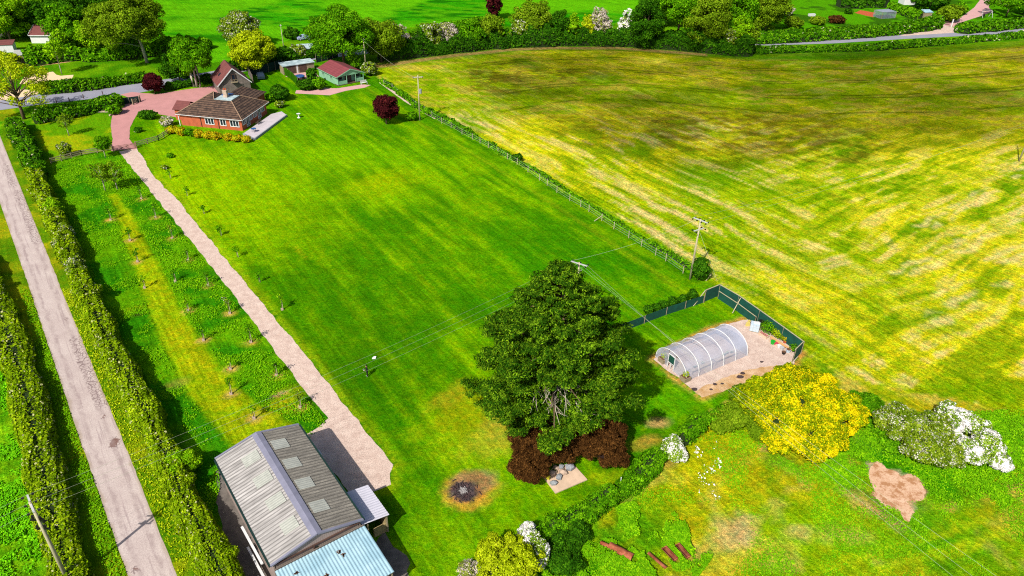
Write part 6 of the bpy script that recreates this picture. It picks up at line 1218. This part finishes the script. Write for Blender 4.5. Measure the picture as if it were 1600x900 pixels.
# ---------------- poles and wires ----------------
def pole(b, h, label, arms, r=.16, extra=None):
    """arms: list of (z, angle, length, insulators)"""
    t = thing('utility_pole', label, 'utility pole', (b.x, b.y, 0)); mb = MB(); mb.tube([(0, 0, -.2), (0, 0, h * .5), (0, 0, h)], [r, r * .85, r * .65], 8); mb.build('mast', M['pole'], t, True); out_ = []
    for (z, a, L_, ni) in arms:
        d = Vector((math.cos(a), math.sin(a), 0)); mb = MB(); mb.bar(d * (-L_ / 2) + Vector((0, 0, z)), d * (L_ / 2) + Vector((0, 0, z)), .14, .12); ar_ = mb.build('crossarm', M['galv'], t)
        for k in range(ni):
            q = d * (L_ / 2 * .92 * (-1 + 2 * k / max(1, ni - 1))); 
            for s_ in (-1, 1):
                n2_ = Vector((-d.y, d.x, 0)) * .28 * s_; mb = MB(); mb.tube([q + n2_ + Vector((0, 0, z - .02)), q + n2_ * 1.7 + Vector((0, 0, z - .04))], .1, 6); mb.build('insulator', M['black'], ar_)
            out_.append(Vector((b.x, b.y, 0)) + q + Vector((0, 0, z + .12)))
    if extra: extra(t)
    return out_
DB = g(97, 888, 2.3); BB = g(1078, 436); AB = g(656, 188); CB = g(905, 412, 10); CB.z = 0
def trafo(t):
    mb = MB(); mb.tube([(.42, -.1, 6.2), (.42, -.1, 7.1)], .3, 10); mb.build('transformer', M['stone'], t)
def gear(t):
    mb = MB()
    for i, (x, z) in enumerate([(.3, 8.6), (.45, 8.4), (-.3, 8.7), (.35, 7.6), (-.3, 7.5)]): mb.tube([(x, -.1, z), (x, -.1, z + .45)], .11, 6)
    mb.bar((-.7, 0, 8.5), (.7, 0, 8.5), .1, .1); mb.bar((-.6, 0, 7.5), (.6, 0, 7.5), .1, .1); mb.build('switchgear', M['black'], t)
dC = (CB - DB); aD = math.atan2(dC.y, dC.x)
D_ = pole(DB, 10.7, 'tall pole in the left lane hedge with black switchgear', [(10.5, aD + math.pi / 2, 2.3, 3)], .18, gear)
C_ = pole(CB, 10.2, 'pole with white crossarm standing behind the tip of the pine', [(10.0, aD + math.pi / 2 + .35, 2.3, 3), (8.9, .6, 1.0, 1)])
B_ = pole(BB, 10.1, 'pole with two tilted crossarms at the lower end of the wire fence', [(9.9, -.75, 2.3, 4), (8.4, .55, 1.9, 2)], .17)
A_ = pole(AB, 10.1, 'pole carrying a grey transformer can near the copper tree', [(9.7, .25, 2.2, 3)], .16, trafo)
EB = g(1592, 252); E_p = pole(EB, 9.0, 'pole at the right picture edge in the hayfield', [(8.8, 1.2, 1.8, 2)])
F_ = pole(g(445, 86), 8.3, 'thin pole behind the open shed', [(8.0, .3, .5, 1)], .11); G_ = pole(g(572, 111), 8.4, 'wooden pole behind the summerhouse corner', [(8.1, .6, .7, 1)], .15); H_ = pole(g(51, 62), 6.5, 'slim pale pole by the cottage gable', [(6.2, .3, .5, 1)], .1)
def wire(a, c, sag, label, grp, r=.009, name='power_line'):
    m_ = (a + c) / 2; n_ = 18; pts = []
    for i in range(n_ + 1): f = i / n_; q = a.lerp(c, f); q.z -= sag * 4 * f * (1 - f); pts.append(q - m_)
    mb = MB(); mb.tube(pts, r, 3, cap=False); tag(mb.build(name, M['wire']), label, 'power line', grp).location = m_
for i, w_ in enumerate(['farthest from the camera', 'middle', 'nearest the camera']):
    k = 2 - i
    wire(D_[k], C_[k], 1.0, '%s wire of three between the hedge pole and the pine' % w_, 'wires from the lane to the pine')
    far = D_[k] + (D_[k] - C_[k]) * .8; wire(far, D_[k], 1.0, '%s of the three wires left of the hedge pole' % w_, 'wires west of the lane')
    e0 = g(1500 + (-40, 0, 45)[i], 900, 7.0); v = (e0 - Vector((C_[0].x, C_[0].y, 7.0))); q = Vector((C_[i].x, C_[i].y, C_[i].z)); e1 = q + v * 1.5; e1.z = 9.0
    wire(q, e1, 1.2, '%s of three wires from the pine to the lower right' % ['left', 'middle', 'right'][i], 'wires over the yellow bush')
wire(B_[0], E_p[0], 1.2, 'upper wire over the hayfield', 'wires over the hayfield', .009); wire(B_[3], E_p[1], 1.2, 'lower wire over the hayfield', 'wires over the hayfield', .009)
wire(B_[1], C_[2], .6, 'wire between the two poles beside the pine', None, .009); wire(A_[0], G_[0], .6, 'wire from the transformer pole to the summerhouse pole', None, .009)
wire(B_[0], g(1120, 438, .2), 0.0, 'taut stay wire beside the double-armed pole', None, .012, 'stay_wire')

# ---------------- small things on the grass ----------------
p = g(880, 757); sa2 = math.atan2(g(909, 743).y - g(867, 762).y, g(909, 743).x - g(867, 762).x)
mb = MB(); mb.prism([(-2.0, -1.2), (1.9, -1.3), (1.85, 1.4), (-1.9, 1.3)], 0, .12); o = mb.build('concrete_slab', M['conc']); o.location = g(883, 748); o.rotation_euler.z = sa2; tag(o, 'pale concrete slab in front of the burgundy shrubs', 'slab')
ca2, sa3 = math.cos(sa2), math.sin(sa2); sb = g(883, 748)
for i, (x, y, s_, cm, lbl) in enumerate([(-1.2, -.1, .5, 'stone', 'blue-grey stone at the left front of the slab'), (-.5, .2, .55, 'stone', 'grey angular stone in the middle of the slab'), (.1, .5, .6, 'bstone', 'pale pinkish stone in the heap'), (.9, .7, .75, 'stone', 'largest blue-grey stone at the right back of the slab'), (-1.3, .75, .5, 'yellow', 'flat yellow block at the left back of the slab'), (-.7, .9, .5, 'bstone', 'sandy stone behind the middle of the slab'), (.3, 1.1, .5, 'stone', 'dark grey stone at the back of the slab'), (-.1, 1.25, .45, 'bstone', 'small pale stone at the very back of the slab')]):
    mb = MB(); s_ *= 1.35; x *= 1.25; y *= 1.2; mb.ball((0, 0, 0), s_ * .62, 6, jit=.22, sz=(1, .8, .6)); o = mb.build('stone', M[cm]); o.location = (sb.x + ca2 * x - sa3 * y, sb.y + sa3 * x + ca2 * y, .12 + s_ * .3); o.rotation_euler.z = i * 1.3; tag(o, lbl, 'stone', 'heap of stones on the slab')
for i in range(5):
    x, y = -1.3 + i * .5, 1.35; mb = MB(); mb.bar((-.5, 0, 0), (.5, .1, .15), .07, .05); o = mb.build('timber_offcut', M['wood']); o.location = (sb.x + ca2 * x - sa3 * y, sb.y + sa3 * x + ca2 * y, .35); o.rotation_euler.z = i * .9; tag(o, 'thin timber offcut behind the stone heap', 'timber', 'timber offcuts behind the stones')
bf = g(724, 768); mb = MB(); rr = random.Random(3)
for i in range(170):
    a, d = rr.uniform(0, 6.28), abs(rr.gauss(0, .75)); q = Vector((math.cos(a) * d, math.sin(a) * d, .06 + rr.uniform(0, .14))); v = Vector((rr.uniform(-1, 1), rr.uniform(-1, 1), rr.uniform(-.2, .3))).normalized() * rr.uniform(.08, .28); mb.bar(q - v, q + v, .05, .04, 0 if d > .45 else 1)
o = mb.build('bonfire_remains', [M['char'], M['ash']]); o.location = bf; tag(o, 'round heap of charred sticks and grey ash on scorched grass', 'bonfire')
def gutter_pipe(a, c, r, label, half=True, grp='rusty troughs in the nettles', z=.25):
    a = g(*a, z); c = g(*c, z); m_ = (a + c) / 2; d = (c - a); L_ = d.length; t = thing('rusty_trough', label, 'trough', m_, math.atan2(d.y, d.x), grp); mb = MB(); vs = []; n_ = 10
    for x in (-L_ / 2, L_ / 2):
        for rad in (r, r * .9):
            for k in range(n_ + 1): an = math.pi * k / n_ + (0 if half else math.pi); vs.append((x, math.cos(an) * rad, math.sin(an) * rad * (1)))
    m1 = n_ + 1
    for k in range(n_): mb_ = (k, k + 1, 2 * m1 + k + 1, 2 * m1 + k); mb.f.append(mb_); mb.m.append(0); mb.f.append((m1 + k + 1, m1 + k, 3 * m1 + k, 3 * m1 + k + 1)); mb.m.append(0)
    for e in (0, 2 * m1):
        for k in range(n_): mb.f.append((e + k, e + m1 + k, e + m1 + k + 1, e + k + 1)); mb.m.append(0)
    mb.f += [(0, 2 * m1, 3 * m1, m1), (n_, m1 + n_, 3 * m1 + n_, 2 * m1 + n_)]; mb.m += [0, 0]; mb.v = vs; mb.build('shell', M['rust'], t, True)
    mb = MB(); mb.box((-L_ / 2 + .04, 0, (r * .3 if half else -r * .3)), (.05, r * 1.9, .08)); mb.box((L_ / 2 - .04, 0, (r * .3 if half else -r * .3)), (.05, r * 1.9, .08)); mb.build('rim', M['rust'], t)
    return t
tq = gutter_pipe((952, 853), (988, 872), .42, 'largest rusty half-pipe lying upside down in the nettles'); gutter_pipe((938, 848), (954, 855), .22, 'narrow rusty pipe end joined to the largest half-pipe')
gutter_pipe((1013, 864), (1041, 888), .17, 'thin broken rusty trough, lowest in the nettles', True); gutter_pipe((1037, 854), (1056, 874), .3, 'short open rusty trough, middle one of the three', False, z=.35); gutter_pipe((1058, 849), (1076, 870), .26, 'short open rusty trough nearest the bare meadow', False, z=.35)
p = g(968, 764); mb = MB(); mb.tube([(0, 0, 0), (.05, 0, .8), (0, 0, 1.7)], [.07, .06, .05], 6); tag(mb.build('post', M['white']), 'thin white post in the bramble hedge', 'post').location = p
for i, px in enumerate([(79, 148), (99, 145), (121, 140), (151, 134.5)]): p = g(px[0] + 10, px[1] + 14); mb = MB(); mb.box((0, 0, .5), (.14, .14, 1.0)); tag(mb.build('verge_post', M['brown']), 'dark wooden verge post by the road, %s from the left' % ordn[i], 'post', 'posts along the road verge').location = p
p = g(160, 179); mb = MB(); 
for i in range(9): a = -.3 + i * .32; mb.box((math.cos(a) * 2.2, math.sin(a) * 1.6, .15), (.7, .35, .3), a + 1.57)
tag(mb.build('stone_edging', M['bstone']), 'curved pale stone edging of the corner flower bed', 'edging').location = p
p = g(214, 206); mb = MB(); mb.ball((0, 0, .15), .6, 8, jit=.1, sz=(1.2, .6, .4)); tag(mb.build('stone', M['bstone']), 'flat pale stone on the island lawn in the drive', 'stone').location = p
p = g(584.5, 560); mb = MB(); mb.slab([(-.24, -.14, .1), (.2, -.2, .06), (.26, .2, .24), (-.08, .16, .18)], .05); mb.box((0, 0, .05), (.4, .3, .1)); tag(mb.build('landing_pad', M['white']), 'small white case lid lying on the lawn near the person', 'case').location = p

# ---------------- the person flying the drone ----------------
def person(b, rz):
    J = {'hip': (0, 0, .95), 'waist': (0, 0, 1.1), 'chest': (0, .0, 1.34), 'neck': (0, -.01, 1.5), 'head': (0, -.03, 1.6), 'crown': (0, -.02, 1.72)}
    vs = [(0, 0, .95), (0, 0, 1.12), (0, 0, 1.33), (0, -.01, 1.49), (0, -.03, 1.6), (0, -.01, 1.71)]; rd = [(.16, .12), (.14, .11), (.18, .12), (.06, .06), (.095, .105), (.07, .08)]; ed = [(0, 1), (1, 2), (2, 3), (3, 4), (4, 5)]
    for s_ in (-1, 1):
        i = len(vs); vs += [(s_ * .17, 0, 1.42), (s_ * .25, .02, 1.15), (s_ * .16, -.24, 1.13), (s_ * .09, -.32, 1.15)]; rd += [(.065, .065), (.048, .048), (.036, .036), (.032, .026)]; ed += [(2, i), (i, i + 1), (i + 1, i + 2), (i + 2, i + 3)]
        i = len(vs); vs += [(s_ * .1, 0, .86), (s_ * .11, -.01, .48), (s_ * .12, .02, .1), (s_ * .13, -.14, .05)]; rd += [(.1, .1), (.07, .07), (.045, .05), (.045, .035)]; ed += [(0, i), (i, i + 1), (i + 1, i + 2), (i + 2, i + 3)]
        h = len(vs) - 5
        for k in range(4):   # fingers
            j = len(vs); x0 = s_ * (.09 - .012 + k * .008); vs += [(x0, -.36 - .005 * (k in (1, 2)), 1.155 - k * .012), (x0 - s_ * .02, -.39, 1.145 - k * .012)]; rd += [(.009, .009), (.008, .008)]; ed += [(h, j), (j, j + 1)]
        j = len(vs); vs += [(s_ * .06, -.34, 1.18)]; rd += [(.01, .01)]; ed += [(h, j)]
    me = bpy.data.meshes.new('person_skin'); me.from_pydata(vs, ed, []); o = bpy.data.objects.new('tmp', me); COL.objects.link(o); md = o.modifiers.new('skin', 'SKIN'); 
    for i, r_ in enumerate(rd): me.skin_vertices[0].data[i].radius = r_; me.skin_vertices[0].data[i].use_root = (i == 0)
    sb_ = o.modifiers.new('sub', 'SUBSURF'); sb_.levels = 2; sb_.render_levels = 2
    dg = bpy.context.evaluated_depsgraph_get(); m2 = bpy.data.meshes.new_from_object(o.evaluated_get(dg)); bpy.data.objects.remove(o)
    for m_ in ('cloth', 'skin', 'white'): m2.materials.append(M[m_])
    for f in m2.polygons: c = f.center; f.material_index = 1 if (c.z > 1.5 or c.y < -.27) else (2 if c.z < .09 else 0); f.use_smooth = True
    pr_ = bpy.data.objects.new('person', m2); COL.objects.link(pr_); pr_.location = b; pr_.rotation_euler.z = rz; tag(pr_, 'person in black clothes and white shoes holding a pale controller on the lawn', 'person')
    mb = MB(); mb.ball((0, .015, 1.645), .115, 10, sz=(.9, 1, .95)); mb.v = [v for v in mb.v]; hr_ = mb.build('hair', M['cloth'], pr_, True)
    mb = MB(); mb.box((0, -.145, 1.6), (.025, .04, .04)); mb.build('nose', M['skin'], pr_)
    cs, sn = math.cos(rz), math.sin(rz); q = Vector((b.x + sn * .4, b.y - cs * .4, 1.17)); c_ = thing('remote_controller', 'pale drone controller held in both hands of the person', 'controller', q, rz); mb = MB(); mb.box((0, 0, 0), (.24, .12, .05)); mb.build('body', M['white'], c_); mb = MB(); mb.box((0, -.05, .07), (.16, .02, .1)); mb.build('screen', M['glass'], c_)
person(g(574.2, 588), R(-60))
